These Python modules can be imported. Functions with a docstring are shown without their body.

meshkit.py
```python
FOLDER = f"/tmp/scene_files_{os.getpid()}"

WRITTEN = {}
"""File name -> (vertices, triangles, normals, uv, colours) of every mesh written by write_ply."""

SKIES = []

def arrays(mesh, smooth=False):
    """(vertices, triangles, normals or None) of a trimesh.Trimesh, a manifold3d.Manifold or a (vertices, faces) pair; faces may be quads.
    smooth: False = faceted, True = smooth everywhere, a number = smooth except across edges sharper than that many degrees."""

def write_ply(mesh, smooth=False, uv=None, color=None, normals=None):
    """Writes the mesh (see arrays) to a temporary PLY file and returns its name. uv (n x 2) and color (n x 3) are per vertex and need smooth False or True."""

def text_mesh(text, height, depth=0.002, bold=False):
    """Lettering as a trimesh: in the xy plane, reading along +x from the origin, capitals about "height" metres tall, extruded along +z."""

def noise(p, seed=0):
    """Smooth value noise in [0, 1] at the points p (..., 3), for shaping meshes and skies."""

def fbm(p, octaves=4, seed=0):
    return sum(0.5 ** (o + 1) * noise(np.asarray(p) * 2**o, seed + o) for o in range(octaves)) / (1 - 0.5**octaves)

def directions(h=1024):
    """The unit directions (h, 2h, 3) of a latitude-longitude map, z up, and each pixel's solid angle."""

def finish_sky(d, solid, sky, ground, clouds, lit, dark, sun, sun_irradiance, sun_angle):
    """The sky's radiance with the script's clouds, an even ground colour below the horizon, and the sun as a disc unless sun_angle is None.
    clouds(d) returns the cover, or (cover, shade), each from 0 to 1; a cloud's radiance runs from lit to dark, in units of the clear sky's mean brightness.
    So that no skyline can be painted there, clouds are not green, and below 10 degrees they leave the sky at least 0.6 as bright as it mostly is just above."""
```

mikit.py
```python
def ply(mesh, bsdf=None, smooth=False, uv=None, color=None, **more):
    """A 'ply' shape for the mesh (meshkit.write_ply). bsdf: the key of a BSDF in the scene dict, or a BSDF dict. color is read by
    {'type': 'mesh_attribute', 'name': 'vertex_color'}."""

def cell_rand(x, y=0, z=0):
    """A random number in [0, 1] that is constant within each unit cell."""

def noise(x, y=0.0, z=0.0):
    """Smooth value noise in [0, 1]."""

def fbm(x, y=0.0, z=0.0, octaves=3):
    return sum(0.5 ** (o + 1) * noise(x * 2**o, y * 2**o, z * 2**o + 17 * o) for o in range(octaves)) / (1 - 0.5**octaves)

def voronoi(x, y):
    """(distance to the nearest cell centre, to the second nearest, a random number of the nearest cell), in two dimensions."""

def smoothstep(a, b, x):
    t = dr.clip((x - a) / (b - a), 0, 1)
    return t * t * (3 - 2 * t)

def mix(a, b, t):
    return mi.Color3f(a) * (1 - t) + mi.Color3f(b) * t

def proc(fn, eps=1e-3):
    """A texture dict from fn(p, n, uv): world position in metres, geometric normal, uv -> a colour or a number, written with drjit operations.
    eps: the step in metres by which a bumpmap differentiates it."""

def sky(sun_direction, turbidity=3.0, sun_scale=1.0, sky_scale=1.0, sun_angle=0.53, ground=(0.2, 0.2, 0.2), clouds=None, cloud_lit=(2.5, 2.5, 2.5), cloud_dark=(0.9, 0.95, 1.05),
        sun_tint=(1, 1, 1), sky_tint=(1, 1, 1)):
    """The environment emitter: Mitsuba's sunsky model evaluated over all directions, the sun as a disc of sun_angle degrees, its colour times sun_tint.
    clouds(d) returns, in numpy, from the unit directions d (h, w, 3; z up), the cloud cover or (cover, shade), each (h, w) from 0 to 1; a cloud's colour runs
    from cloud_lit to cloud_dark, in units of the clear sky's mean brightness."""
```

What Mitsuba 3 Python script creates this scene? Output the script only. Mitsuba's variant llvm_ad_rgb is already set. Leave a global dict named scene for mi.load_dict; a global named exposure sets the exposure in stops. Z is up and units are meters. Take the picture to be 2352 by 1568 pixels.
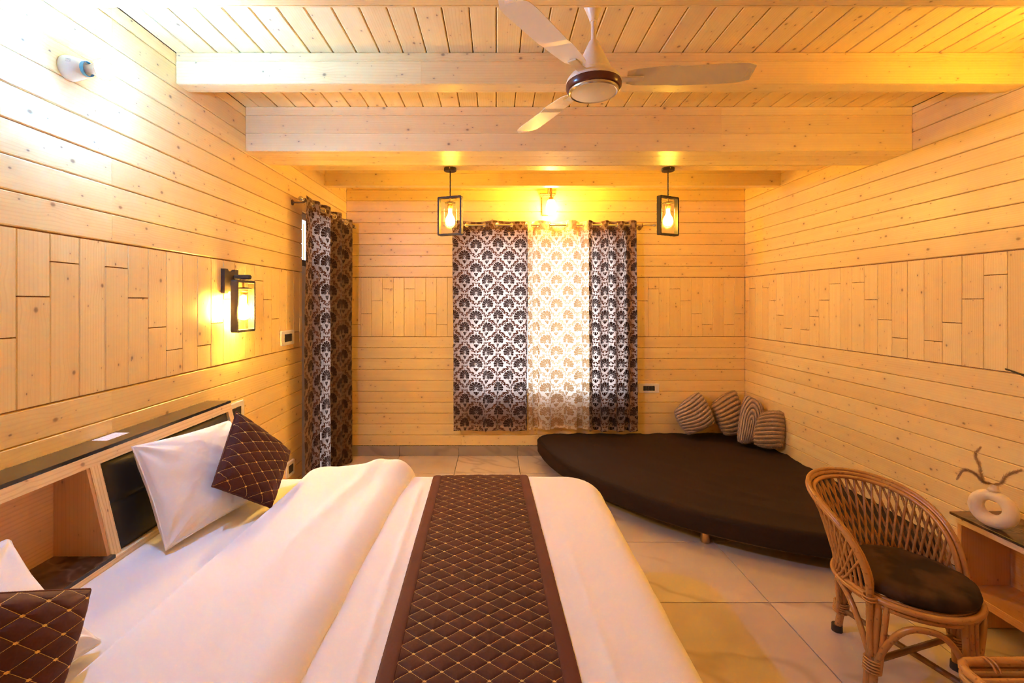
import math
import random
import numpy as np
import trimesh
import shapely.geometry as sg
import drjit as dr
import mitsuba as mi
import mikit
import meshkit
from mikit import noise, fbm, smoothstep, mix, cell_rand

T = mi.ScalarTransform4f
scene, labels = {}, {}
rng = np.random.default_rng(7)

# ------------------------------------------------------------------ camera, sky, exposure
EYE = 1.54          # camera height
F = 1050.0          # focal length in pixels of the 2352 x 1568 frame
scene['camera'] = {
    'type': 'perspective', 'fov_axis': 'x', 'fov': 2 * math.degrees(math.atan(1176 / F)),
    'near_clip': 0.02, 'far_clip': 200.0,
    'principal_point_offset_x': (1176 - 1140) / 2352, 'principal_point_offset_y': (784 - 695) / 1568,
    'to_world': T().look_at(origin=[0, 0, EYE], target=[0, 1, EYE], up=[0, 0, 1]),
}


def cloud_cover(d):
    return 0.8 + 0.2 * meshkit.fbm(d * 4.0, 3, 5), 0.25 + 0.0 * d[..., 0]


scene['sky'] = mikit.sky((0.35, -0.55, 0.75), turbidity=4.0, sun_scale=0.34, sky_scale=0.62, ground=(0.5, 0.5, 0.5),
                         clouds=cloud_cover, cloud_lit=(2.0, 2.3, 2.75), cloud_dark=(1.2, 1.45, 1.8))
exposure = 5.2        # the lamps' radiances below are in units that this exposure brings to the photograph's brightness
WARM = np.array([1.0, 0.550, 0.052])      # filament lamps
OPAL = np.array([1.0, 0.560, 0.095])     # the same lamps behind or near white glass
COOL = np.array([0.122, 0.350, 0.88])      # white retrofit lamp
LAMP_COOL, LAMP_PEND, LAMP_SCONCE, LAMP_WALL, LAMP_RIGHT = 76., 4.0, 23., 26., 19.

# room
XL, XR, YB, YN, ZC = -1.51, 2.505, 4.607, -1.1, 2.72
BOARD = 0.11


# ------------------------------------------------------------------ materials
def rgbv(c):
    return {'type': 'rgb', 'value': [float(x) for x in c]}


def mat(name, two=True, **kw):
    b = {'type': 'principled', **kw}
    for k, v in list(b.items()):
        if isinstance(v, (tuple, list, np.ndarray)):
            b[k] = rgbv(v)
    scene[name] = {'type': 'twosided', 'b': b} if two else b
    return name


def wood_fn(light, dark, knotc, ring=1.0, gloss=None):
    light, dark, knotc = [mi.Color3f(*map(float, c)) for c in (light, dark, knotc)]

    def fn(p, n, uv):
        u, v = uv.x, uv.y
        idn = dr.floor(u / 40.0)
        u = u - 40.0 * idn
        tone = cell_rand(idn, 7)
        tone2 = cell_rand(idn, 9)
        dark_amt, halo, kn = mi.Float(0), mi.Float(0), mi.Float(0)
        bend = mi.Float(0)
        for (L, seed, r0, r1, prob, el) in ((0.19, 3, .0022, .0042, .60, 1.5), (0.085, 5, .0012, .0022, .42, 1.3), (0.47, 11, .0045, .0085, .50, 1.3)):
            cu, cv = dr.floor(u / L), dr.floor(v / 0.11)
            h1, h2, h3, h4 = [cell_rand(cu + 31 * seed, cv + idn * 17, seed + k) for k in range(4)]
            cx, cy = (cu + .15 + .7 * h1) * L, (cv + .1 + .8 * h2) * 0.11
            rr = r0 + (r1 - r0) * h3
            dx, dy = (u - cx) / el, v - cy
            d = dr.sqrt(dx * dx + dy * dy)
            on = dr.select(h4 < prob, 1.0, 0.0)
            kn = dr.maximum(kn, on * (1 - smoothstep(rr * .35, rr * 1.25, d)))
            halo = dr.maximum(halo, on * dr.exp(-d / (rr * 1.6)))
            bend = bend + on * dy * dr.exp(-dr.square(dx / (rr * 4.0))) * dr.exp(-dr.square(dy / (rr * 5))) * .6
        vv = v + bend + .006 * noise(u * 1.3, v * 9, idn)
        g1 = fbm(u * 1.1, vv * 42, idn * 3.1, 3)
        ringv = dr.sin((vv + .018 * noise(u * .7, idn * 5.3)) * (380 + 260 * tone2) + 6 * tone)
        rings = smoothstep(.1, 1.0, ringv) * (.3 + .7 * noise(u * .4, v * 16, idn))
        fine = noise(u * 9, vv * 900, idn)
        t = dr.clip(.40 * g1 + ring * .22 * rings + .14 * fine + .34 * (tone - .45), 0, 1)
        c = mix(light, dark, t)
        c = mix(c, knotc * 2.2, .38 * dr.clip(halo, 0, 1))
        c = mix(c, knotc, .68 * kn)
        return c
    return fn


PINE = ((0.88, 0.705, 0.325), (0.70, 0.465, 0.162), (0.20, 0.095, 0.032))
mat('pine', base_color=mikit.proc(wood_fn(*PINE)), roughness=0.36, specular=0.45)
mat('pine_orange', base_color=mikit.proc(wood_fn((0.70, 0.42, 0.19), (0.50, 0.25, 0.09), (0.17, 0.07, 0.03), 1.3)), roughness=0.38, specular=0.45)
mat('ash', base_color=mikit.proc(wood_fn((0.88, 0.69, 0.38), (0.56, 0.35, 0.14), (0.25, 0.12, 0.05), 1.9)), roughness=0.36, specular=0.45)
mat('joint_dark', base_color=(0.40, 0.235, 0.10), roughness=0.8)
mat('gap_black', base_color=(0.035, 0.018, 0.01), roughness=0.9)


def tile_fn(p, n, uv):
    u, v = uv.x, uv.y
    idn = dr.floor(u / 40.0)
    uu = u - 40 * idn
    w1 = fbm(uu * 2.2 + v * 1.1, v * 2.6 - uu * .9, idn * 2.7, 4)
    vein = 1 - smoothstep(0.0, 0.035, dr.abs(fbm(uu * 1.7 + 2.2 * v, v * 1.3 - .5 * uu, idn * 1.3 + 4, 4) - .5))
    c = mix(mi.Color3f(.60, .52, .44), mi.Color3f(.45, .375, .30), dr.clip((w1 - .25) * 1.5, 0, 1))
    return mix(c, mi.Color3f(.33, .25, .185), .45 * vein)


mat('tile', base_color=mikit.proc(tile_fn), roughness=0.16, specular=0.55)
mat('skirting_tile', base_color=mikit.proc(lambda p, n, uv: tile_fn(p, n, uv) * .62), roughness=0.2, specular=0.5)
mat('grout', base_color=(0.045, 0.032, 0.022), roughness=0.9)


def linen_fn(p, n, uv):
    s = .5 + .5 * noise(p.x * 6, p.y * 6, p.z * 6)
    weave = noise(p.x * 900, p.y * 900, p.z * 900)
    return mi.Color3f(.79, .760, .715) * (.93 + .05 * s + .05 * weave)


mat('white_linen', base_color=mikit.proc(linen_fn), roughness=0.85, specular=0.2, sheen=0.3)

QU, QV = 0.074, 0.054


def quilt_fn(p, n, uv):
    u, v = uv.x, uv.y
    border = smoothstep(999., 1000., u)          # u > 1000 marks the plain binding
    a, b = u / QU + v / QV, u / QU - v / QV
    la, lb = dr.abs(a - dr.round(a)) * .0436, dr.abs(b - dr.round(b)) * .0436
    dash = smoothstep(.25, .45, dr.abs(dr.sin((a - b) * 3.14159 * 9)))
    thread = (1 - smoothstep(.0003, .0008, dr.minimum(la, lb))) * (.55 + .45 * dash) * .8
    dot = dr.select((la < .0030) & (lb < .0030), 1., 0.)
    nap = noise(p.x * 260, p.y * 260, p.z * 260) * .35 + .65 * noise(p.x * 22, p.y * 22, p.z * 22)
    base = mix(mi.Color3f(.050, .0115, .0075), mi.Color3f(.082, .0200, .0130), nap)
    c = mix(base, mi.Color3f(.62, .42, .13), dr.maximum(thread, dot))
    return mix(c, mix(mi.Color3f(.080, .0200, .0130), mi.Color3f(.108, .029, .019), nap), border)


mat('quilted_brown', base_color=mikit.proc(quilt_fn), roughness=0.75, specular=0.25, sheen=0.5)
mat('brown_cover', base_color=mikit.proc(lambda p, n, uv: mix(mi.Color3f(.013, .0055, .0028), mi.Color3f(.024, .0105, .0055), .6 * fbm(p.x * 5, p.y * 5, p.z * 5) + .4 * noise(p.x * 300, p.y * 300, p.z * 300))), roughness=0.8, specular=0.25, sheen=0.35)
mat('seat_velvet', base_color=mikit.proc(lambda p, n, uv: mix(mi.Color3f(.016, .0065, .0025), mi.Color3f(.050, .022, .008), smoothstep(.35, .7, fbm(p.x * 11, p.y * 11, p.z * 11, 4)))), roughness=0.7, specular=0.2, sheen=0.5)


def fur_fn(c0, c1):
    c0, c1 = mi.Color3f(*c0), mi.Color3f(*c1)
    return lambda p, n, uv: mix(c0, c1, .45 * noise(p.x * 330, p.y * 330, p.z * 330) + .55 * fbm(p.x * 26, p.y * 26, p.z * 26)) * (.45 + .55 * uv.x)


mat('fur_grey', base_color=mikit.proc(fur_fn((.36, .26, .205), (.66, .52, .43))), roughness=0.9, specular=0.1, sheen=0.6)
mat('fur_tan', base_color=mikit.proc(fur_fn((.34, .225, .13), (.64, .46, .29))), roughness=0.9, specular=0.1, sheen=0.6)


def rattan_fn(p, n, uv):
    f1 = fbm(p.x * 14, p.y * 14, p.z * 9, 3)
    spot = smoothstep(.74, .86, noise(p.x * 120, p.y * 120, p.z * 90))
    c = mix(mi.Color3f(.52, .285, .085), mi.Color3f(.36, .155, .036), dr.clip(f1 * 1.3 - .1, 0, 1))
    return mix(c, mi.Color3f(.15, .06, .018), .45 * spot)


mat('rattan', base_color=mikit.proc(rattan_fn), roughness=0.3, specular=0.5, clearcoat=0.5, clearcoat_gloss=0.8)
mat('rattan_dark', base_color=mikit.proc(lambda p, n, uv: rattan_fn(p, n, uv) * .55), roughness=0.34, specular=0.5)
mat('leather_black', base_color=(0.010, 0.009, 0.009), roughness=0.42, specular=0.4)
mat('black_glass', base_color=(0.045, 0.028, 0.014), roughness=0.06, specular=0.7)
mat('black_edge', base_color=(0.010, 0.009, 0.009), roughness=0.25)


def granite_fn(p, n, uv):
    w = fbm(p.x * 9 + 3 * fbm(p.x * 5, p.y * 5, p.z * 5), p.y * 9, p.z * 4, 4)
    vein = 1 - smoothstep(0, .05, dr.abs(fbm(p.x * 7 + p.y * 4, p.y * 6 - p.x * 3, 2.0, 4) - .5))
    c = mix(mi.Color3f(.030, .013, .006), mi.Color3f(.13, .065, .03), smoothstep(.4, .75, w))
    return mix(c, mi.Color3f(.21, .125, .07), .4 * vein)


mat('brown_marble', base_color=mikit.proc(granite_fn), roughness=0.14, specular=0.6)
mat('black_metal', base_color=(0.030, 0.021, 0.015), roughness=0.5, specular=0.5)
mat('antique_wood', base_color=(0.15, 0.085, 0.04), roughness=0.45)
mat('steel', base_color=(0.62, 0.57, 0.50), roughness=0.22, metallic=1.0)
mat('brass', base_color=(0.62, 0.42, 0.20), roughness=0.25, metallic=1.0)
mat('bronze', base_color=(0.16, 0.10, 0.05), roughness=0.4, metallic=0.8)
mat('fan_cream', base_color=(0.76, 0.67, 0.50), roughness=0.25, specular=0.5)
mat('fan_brown', base_color=(0.085, 0.018, 0.010), roughness=0.22, specular=0.5)
mat('plastic_white', base_color=(0.78, 0.76, 0.73), roughness=0.3, specular=0.5)
mat('plastic_blue_lit', base_color=(0.05, 0.26, 0.55), roughness=0.3, specular=0.5)  # white holder rim, with the bulb's bluish light put into the base colour
mat('plastic_black', base_color=(0.012, 0.011, 0.011), roughness=0.25, specular=0.5)
mat('switch_grey', base_color=(0.03, 0.028, 0.027), roughness=0.25, specular=0.5)
mat('ceramic', base_color=(0.80, 0.68, 0.46), roughness=0.55, specular=0.3)
mat('dry_grass', base_color=mikit.proc(lambda p, n, uv: mix(mi.Color3f(.30, .17, .06), mi.Color3f(.55, .35, .15), noise(p.x * 200, p.y * 200, p.z * 200))), roughness=0.9)
mat('dry_grass_mauve', base_color=mikit.proc(lambda p, n, uv: mix(mi.Color3f(.30, .17, .11), mi.Color3f(.48, .30, .20), noise(p.x * 200, p.y * 200, p.z * 200))), roughness=0.9)
mat('paper', base_color=(0.82, 0.80, 0.80), roughness=0.7)
mat('ink', base_color=(0.40, 0.38, 0.42), roughness=0.7)
mat('frame_white', base_color=(0.62, 0.62, 0.64), roughness=0.35, specular=0.5)
mat('frame_grey', base_color=(0.05, 0.05, 0.055), roughness=0.35, specular=0.5)
scene['glass_thin'] = {'type': 'thindielectric', 'int_ior': 1.5}


# damask cloth: flowers in a lattice of scrolls, in metres of cloth
def damask(uv):
    P = 0.236
    qx, qy = uv.x / P, uv.y / P
    ax, ay = qx - dr.round(qx), qy - dr.round(qy)
    bx, by = qx - .5 - dr.round(qx - .5), qy - .5 - dr.round(qy - .5)
    first = (dr.abs(ax) + dr.abs(ay)) < (dr.abs(bx) + dr.abs(by))
    x, y = dr.abs(dr.select(first, ax, bx)), -dr.select(first, ay, by)     # y upwards
    # flower: fan of leaf-shaped petals in three tiers round a bud, a pointed base
    py = (y - .005) * dr.select(y > .005, .97, 1.12)
    r = dr.sqrt(dr.square(x * 1.03) + py * py)
    th = dr.atan2(x, py)                                                  # 0 = up

    def tier(r0, r1, k, ph, lim, w):
        """petals between the radii r0 and r1, k to the half circle, parted by thin light lines"""
        c = dr.abs(dr.cos(th * k + ph))
        top = r1 * (.84 + .16 * dr.sqrt(c))
        vein = (dr.abs(dr.sin((th * k + ph) * 2)) < .17) & (c > .7) & (r > r0 * 1.2) & (r < r1 * .87)
        return (r > r0) & (r < top) & (c > w) & ~vein & (th < lim)
    flower = tier(.168, .262, 6.5, 0., 2.25, .20) | tier(.104, .180, 5.5, 1.57, 2.55, .18) | tier(.050, .114, 4.5, 0., 2.8, .18)
    flower = flower | (dr.sqrt(dr.square(x / .65) + py * py) < .027)
    tip = (y < -.145) & (y > -.300) & (x < dr.minimum((y + .300) * .75, .078))
    flower = (flower & ~((y < -.145) & (x < .105))) | (tip & ~((dr.abs(x - .030) < .006) & (y > -.225)))

    # scrolls along the edges of the diamond
    def ring(cx, cy, ro, w, a0=None):
        d = dr.sqrt(dr.square(x - cx) + dr.square(y - cy))
        return dr.abs(d - ro) < w

    def leaf(cx, cy, ang, la, lb, cut=True):
        c, s = math.cos(ang), math.sin(ang)
        u, v = (x - cx) * c + (y - cy) * s, -(x - cx) * s + (y - cy) * c
        wob = 1 + .22 * dr.sin(u * 95)
        body = (dr.square(u / la) + dr.square(v / (lb * wob))) < 1
        return body & ~((dr.abs(v - .12 * u) < .0055) & (dr.abs(u) < la * .7)) if cut else body

    s = (ring(.078, .392, 0.0530, 0.0196) & ~((y < .380) & (x < .080))) | (dr.square(x - .098) + dr.square(y - .388) < .00040)
    s = s | leaf(.172, .352, -.80, .0954, .0366) | leaf(.125, .305, -.35, .0530, .0244, False)
    s = s | ring(.212, .238, 0.0318, 0.0144) | leaf(.300, .222, -.80, .0975, .0439) | leaf(.275, .150, -.3, .0477, .0232, False)
    s = s | ring(.372, .082, 0.0276, 0.0132) | leaf(.440, .040, -.8, .0583, .0268, False)
    s = s | (ring(.062, -.405, 0.0424, 0.0167) & ~((y > -.400) & (x < .060))) | leaf(.118, -.330, .35, .0488, .0220, False)
    s = s | leaf(.150, -.362, .80, .0901, .0366) | ring(.238, -.270, 0.0318, 0.0144) | leaf(.262, -.188, .3, .0477, .0220, False)
    s = s | leaf(.318, -.205, .76, .0933, .0427) | ring(.402, -.095, 0.0276, 0.0132) | leaf(.352, -.090, 1.9, .0360, .0171, False)
    s = s | (dr.square(x - .02) + dr.square(y - .255) < .00012) | (dr.square(x) + dr.square(y - .320) < .00030) | (dr.square(x - .215) + dr.square(y - .02) < .00016)
    return dr.select(flower, 1., 0.), dr.select(s & ~flower, 1., 0.)


def cloth(ground, scroll, flower, header):
    ground, scroll, flower, header = [mi.Color3f(*c) for c in (ground, scroll, flower, header)]

    def col(p, n, uv):
        f, s = damask(uv)
        w = .9 + .1 * noise(uv.x * 1500, uv.y * 220)
        c = mix(mix(ground, scroll, s), flower, f) * w
        hd = 1 - smoothstep(.085, .09, uv.y)
        return mix(c, mix(header, c, .35), hd * .8)
    return col


def cloth_trans(tg, ts, tf, full):
    """diffuse transmission share; the stitched heading and the hems are double"""
    def fn(p, n, uv):
        f, s = damask(uv)
        t = tg * (1 - dr.maximum(f, s)) + ts * s + tf * f
        hd = smoothstep(.085, .095, uv.y) * (1 - smoothstep(full - .05, full - .04, uv.y) * .6)
        return t * hd
    return fn


for nm, c, tr in (('brown', ((.42, .325, .275), (.090, .033, .013), (.028, .0105, .0065), (.10, .045, .018)), (1.55, .12, .05)),
                  ('cream', ((.80, .71, .58), (.52, .35, .19), (.43, .255, .105), (.72, .55, .34)), (1.35, 1.05, .85))):
    for tag_, full in (('window', 2.06), ('door', 2.42)):
        if nm == 'cream' and tag_ == 'door':
            continue
        scene[f'damask_{nm}_{tag_}'] = {'type': 'principledthin', 'base_color': mikit.proc(cloth(*c)), 'roughness': 0.5, 'eta': 1.25,
                                        'diff_trans': mikit.proc(cloth_trans(*tr, full)), 'sheen': 0.4}


# ------------------------------------------------------------------ helpers: keys and labels
COUNT = {}


def key_of(name, parent=None):
    full = f'{parent}__{name}' if parent else name
    n = COUNT.get(full, -1) + 1
    COUNT[full] = n
    return full if n == 0 else f'{full}_{n:03d}'


def tag(key, label=None, cat=None, group=None, kind=None):
    d = labels.setdefault(key, {})
    for k, v in (('label', label), ('category', cat), ('group', group), ('kind', kind)):
        if v:
            d[k] = v
    return key


def thing(name, label, cat, group=None, kind=None):
    return tag(key_of(name), label, cat, group, kind)


def put(name, mesh, m, parent=None, smooth=False, uv=None, label=None, cat=None, group=None, kind=None, **more):
    key = key_of(name, parent)
    scene[key] = mikit.ply(mesh, m, smooth=smooth, uv=uv, **more)
    if label or cat or group or kind:
        tag(key, label, cat, group, kind)
    return key


# ------------------------------------------------------------------ helpers: meshes
def V(*a):
    return np.array(a, float)


def unit(a):
    a = np.asarray(a, float)
    return a / np.linalg.norm(a)


BID = [0]


def wood_uv(u, v):
    """every board takes its own stretch of the wood texture"""
    BID[0] += 1
    return np.c_[np.asarray(u) + 40.0 * BID[0] + 3.0 + rng.random() * 20, np.asarray(v) + 0.0]


def board(o, du, dv, L, W, th, ch=0.003):
    """board with chamfered long edges: o = front corner, du along, dv across, front normal du x dv"""
    du, dv, o = unit(du), unit(dv), np.asarray(o, float)
    n = np.cross(du, dv)
    prof = [(0, -th), (W, -th), (W, -ch), (W - ch, 0), (ch, 0), (0, -ch)]
    v = [o + du * a + dv * w + n * h for a in (0, L) for w, h in prof]
    uvs = wood_uv([a for a in (0, L) for _ in prof], [w + (-h if w in (0, W) else 0) for _ in (0, 1) for w, h in prof])
    f = []
    for i in range(6):
        j = (i + 1) % 6
        f += [[i, 6 + j, j], [i, 6 + i, 6 + j]]
    for i in range(1, 5):
        f += [[0, i, i + 1], [6, 6 + i + 1, 6 + i]]
    f = np.array(f)[:, ::-1]
    return trimesh.Trimesh(v, f, process=False), uvs


def put_board(name, parent, m, *a, **k):
    mesh, uvs = board(*a, **k)
    return put(name, mesh, m, parent, uv=uvs)


def box(x0, x1, y0, y1, z0, z1):
    m = trimesh.creation.box(extents=(x1 - x0, y1 - y0, z1 - z0))
    m.apply_translation(((x0 + x1) / 2, (y0 + y1) / 2, (z0 + z1) / 2))
    return m


def bevel_box(x0, x1, y0, y1, z0, z1, r=0.004):
    r = min(r, (x1 - x0) / 2.01, (y1 - y0) / 2.01, (z1 - z0) / 2.01)
    pts = [(x, y, z) for (xa, ya, za) in ((r, r, 0), (r, 0, r), (0, r, r)) for x in (x0 + xa, x1 - xa) for y in (y0 + ya, y1 - ya) for z in (z0 + za, z1 - za)]
    return trimesh.convex.convex_hull(np.array(pts))


def box_uv(mesh, axis):
    """uv of a wooden block whose grain runs along the axis; faces split"""
    m = mesh.copy()
    m.unmerge_vertices()
    p = m.vertices
    n = np.repeat(m.face_normals, 3, axis=0)
    o = [k for k in range(3) if k != axis]
    use = np.where(np.abs(n[:, o[0]]) > np.abs(n[:, o[1]]), 1, 0)
    v = np.where(use == 1, p[:, o[1]], p[:, o[0]]) - np.where(use == 1, p[:, o[1]].min(), p[:, o[0]].min())
    return m, wood_uv(p[:, axis] - p[:, axis].min(), v)


def put_block(name, parent, m, mesh, axis, **k):
    mm, uvs = box_uv(mesh, axis)
    return put(name, mm, m, parent, uv=uvs, **k)


def grid_faces(nu, nv, wrap=False):
    i, j = np.meshgrid(np.arange(nu - 1), np.arange(nv if wrap else nv - 1), indexing='ij')
    j2 = (j + 1) % nv
    a, b, c, d = i * nv + j, (i + 1) * nv + j, (i + 1) * nv + j2, i * nv + j2
    return np.vstack([np.c_[a.ravel(), b.ravel(), c.ravel()], np.c_[a.ravel(), c.ravel(), d.ravel()]])


def tube(pts, r, sides=10, closed=False, caps=True):
    p = np.asarray(pts, float)
    n = len(p)
    t = np.roll(p, -1, 0) - np.roll(p, 1, 0) if closed else np.gradient(p, axis=0)
    t /= np.linalg.norm(t, axis=1, keepdims=True) + 1e-12
    a = np.cross(t[0], [0, 0, 1] if abs(t[0][2]) < .9 else [1, 0, 0])
    fr = []
    for k in range(n):
        a = a - t[k] * (a @ t[k])
        a /= np.linalg.norm(a)
        fr.append(a)
    fr = np.array(fr)
    b = np.cross(t, fr)
    ang = np.arange(sides) * 2 * np.pi / sides
    rr = np.broadcast_to(r, (n,))[:, None, None]
    v = p[:, None] + rr * (np.cos(ang)[None, :, None] * fr[:, None] + np.sin(ang)[None, :, None] * b[:, None])
    v = v.reshape(-1, 3)
    if closed:
        v = np.vstack([v, v[:sides]])
        f = grid_faces(n + 1, sides, True)
        # reuse the first ring: match the twist by nearest vertex
        d = np.linalg.norm(v[:sides][None] - v[(n - 1) * sides:n * sides][:, None], axis=2)
        sh = int(np.argmin([d[np.arange(sides), (np.arange(sides) + s) % sides].sum() for s in range(sides)]))
        v[n * sides:] = v[(np.arange(sides) + sh) % sides]
        return trimesh.Trimesh(v, f[:, ::-1], process=False)
    f = grid_faces(n, sides, True)[:, ::-1]
    if caps:
        v = np.vstack([v, p[0], p[-1]])
        k = np.arange(sides)
        f = np.vstack([f, np.c_[k * 0 + len(v) - 2, (k + 1) % sides, k], np.c_[k * 0 + len(v) - 1, (n - 1) * sides + k, (n - 1) * sides + (k + 1) % sides]])
    return trimesh.Trimesh(v, f, process=False)


def lathe(profile, seg=40, axis=(0, 0, 1), at=(0, 0, 0)):
    """profile of (radius, height) revolved about the axis"""
    m = trimesh.creation.revolve(np.array(profile, float), sections=seg)
    z = unit(axis)
    x = unit(np.cross(z, [0, 1, 0] if abs(z[1]) < .9 else [1, 0, 0]))
    M = np.eye(4)
    M[:3, 0], M[:3, 1], M[:3, 2], M[:3, 3] = x, np.cross(z, x), z, at
    m.apply_transform(M)
    return m


def spline(pts, n):
    from scipy.interpolate import CubicSpline
    p = np.asarray(pts, float)
    s = np.r_[0, np.cumsum(np.linalg.norm(np.diff(p, axis=0), axis=1))]
    return CubicSpline(s, p, bc_type='natural')(np.linspace(0, s[-1], n))


def ring_pts(c, a, b, r, n=32):
    t = np.arange(n) * 2 * np.pi / n
    return np.asarray(c) + r * (np.cos(t)[:, None] * np.asarray(a) + np.sin(t)[:, None] * np.asarray(b))


# == structure
# ------------------------------------------------------------------ floor
put('floor', box(XL - .2, XR + .2, YN - .2, YB + .2, -.12, -.012), 'grout', kind='structure', label='floor of large glossy beige marble tiles with thin dark joints')
TS, TX0, TY0 = 0.5945, 0.2145, 2.350


def spans(lo, hi, first, step):
    k = math.floor((lo - first) / step)
    out = []
    a = first + k * step
    while a < hi:
        out.append((max(a, lo), min(a + step, hi)))
        a += step
    return [s for s in out if s[1] - s[0] > .02]


for (x0, x1) in spans(XL, XR, TX0, TS):
    for (y0, y1) in spans(YN, YB, TY0, TS):
        m = bevel_box(x0 + .0024, x1 - .0024, y0 + .0024, y1 - .0024, -.014, 0, .0010)
        mm = m.copy()
        mm.unmerge_vertices()
        BID[0] += 1
        put('tile', mm, 'tile', 'floor', uv=np.c_[mm.vertices[:, 0] - x0 + 40 * BID[0] + 5, mm.vertices[:, 1] - y0 + rng.random() * 9])

# ------------------------------------------------------------------ walls: a dark backing with boards in front
ZIG = [.02, .14, None, .14, .02, -.11, -.22, None, -.22, -.11]      # heights of the cuts in the upright band, from the eye
BT, BB, GAP = 1.791, 1.200, 0.0045                                   # the band's top and bottom


def courses(z0, z1, down=True):
    out, z = [], z1 if down else z0
    while (z > z0 + .005) if down else (z < z1 - .005):
        a, b = (max(z - BOARD, z0), z) if down else (z, min(z + BOARD, z1))
        out.append((a, b))
        z = a if down else b
    return out


def minus(r, holes):
    """rectangle (a0, a1, z0, z1) without the holes, as rectangles"""
    out = [r]
    for h0, h1, g0, g1 in holes:
        nxt = []
        for a0, a1, z0, z1 in out:
            if a1 <= h0 or a0 >= h1 or z1 <= g0 or z0 >= g1:
                nxt.append((a0, a1, z0, z1))
                continue
            b0, b1 = max(a0, h0), min(a1, h1)
            nxt += [(a0, h0, z0, z1), (h1, a1, z0, z1), (b0, b1, z0, g0), (b0, b1, g1, z1)]
        out = [q for q in nxt if q[1] - q[0] > .012 and q[3] - q[2] > .012]
    return out


UPW = 0.109                                                           # width of the upright boards


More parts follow.
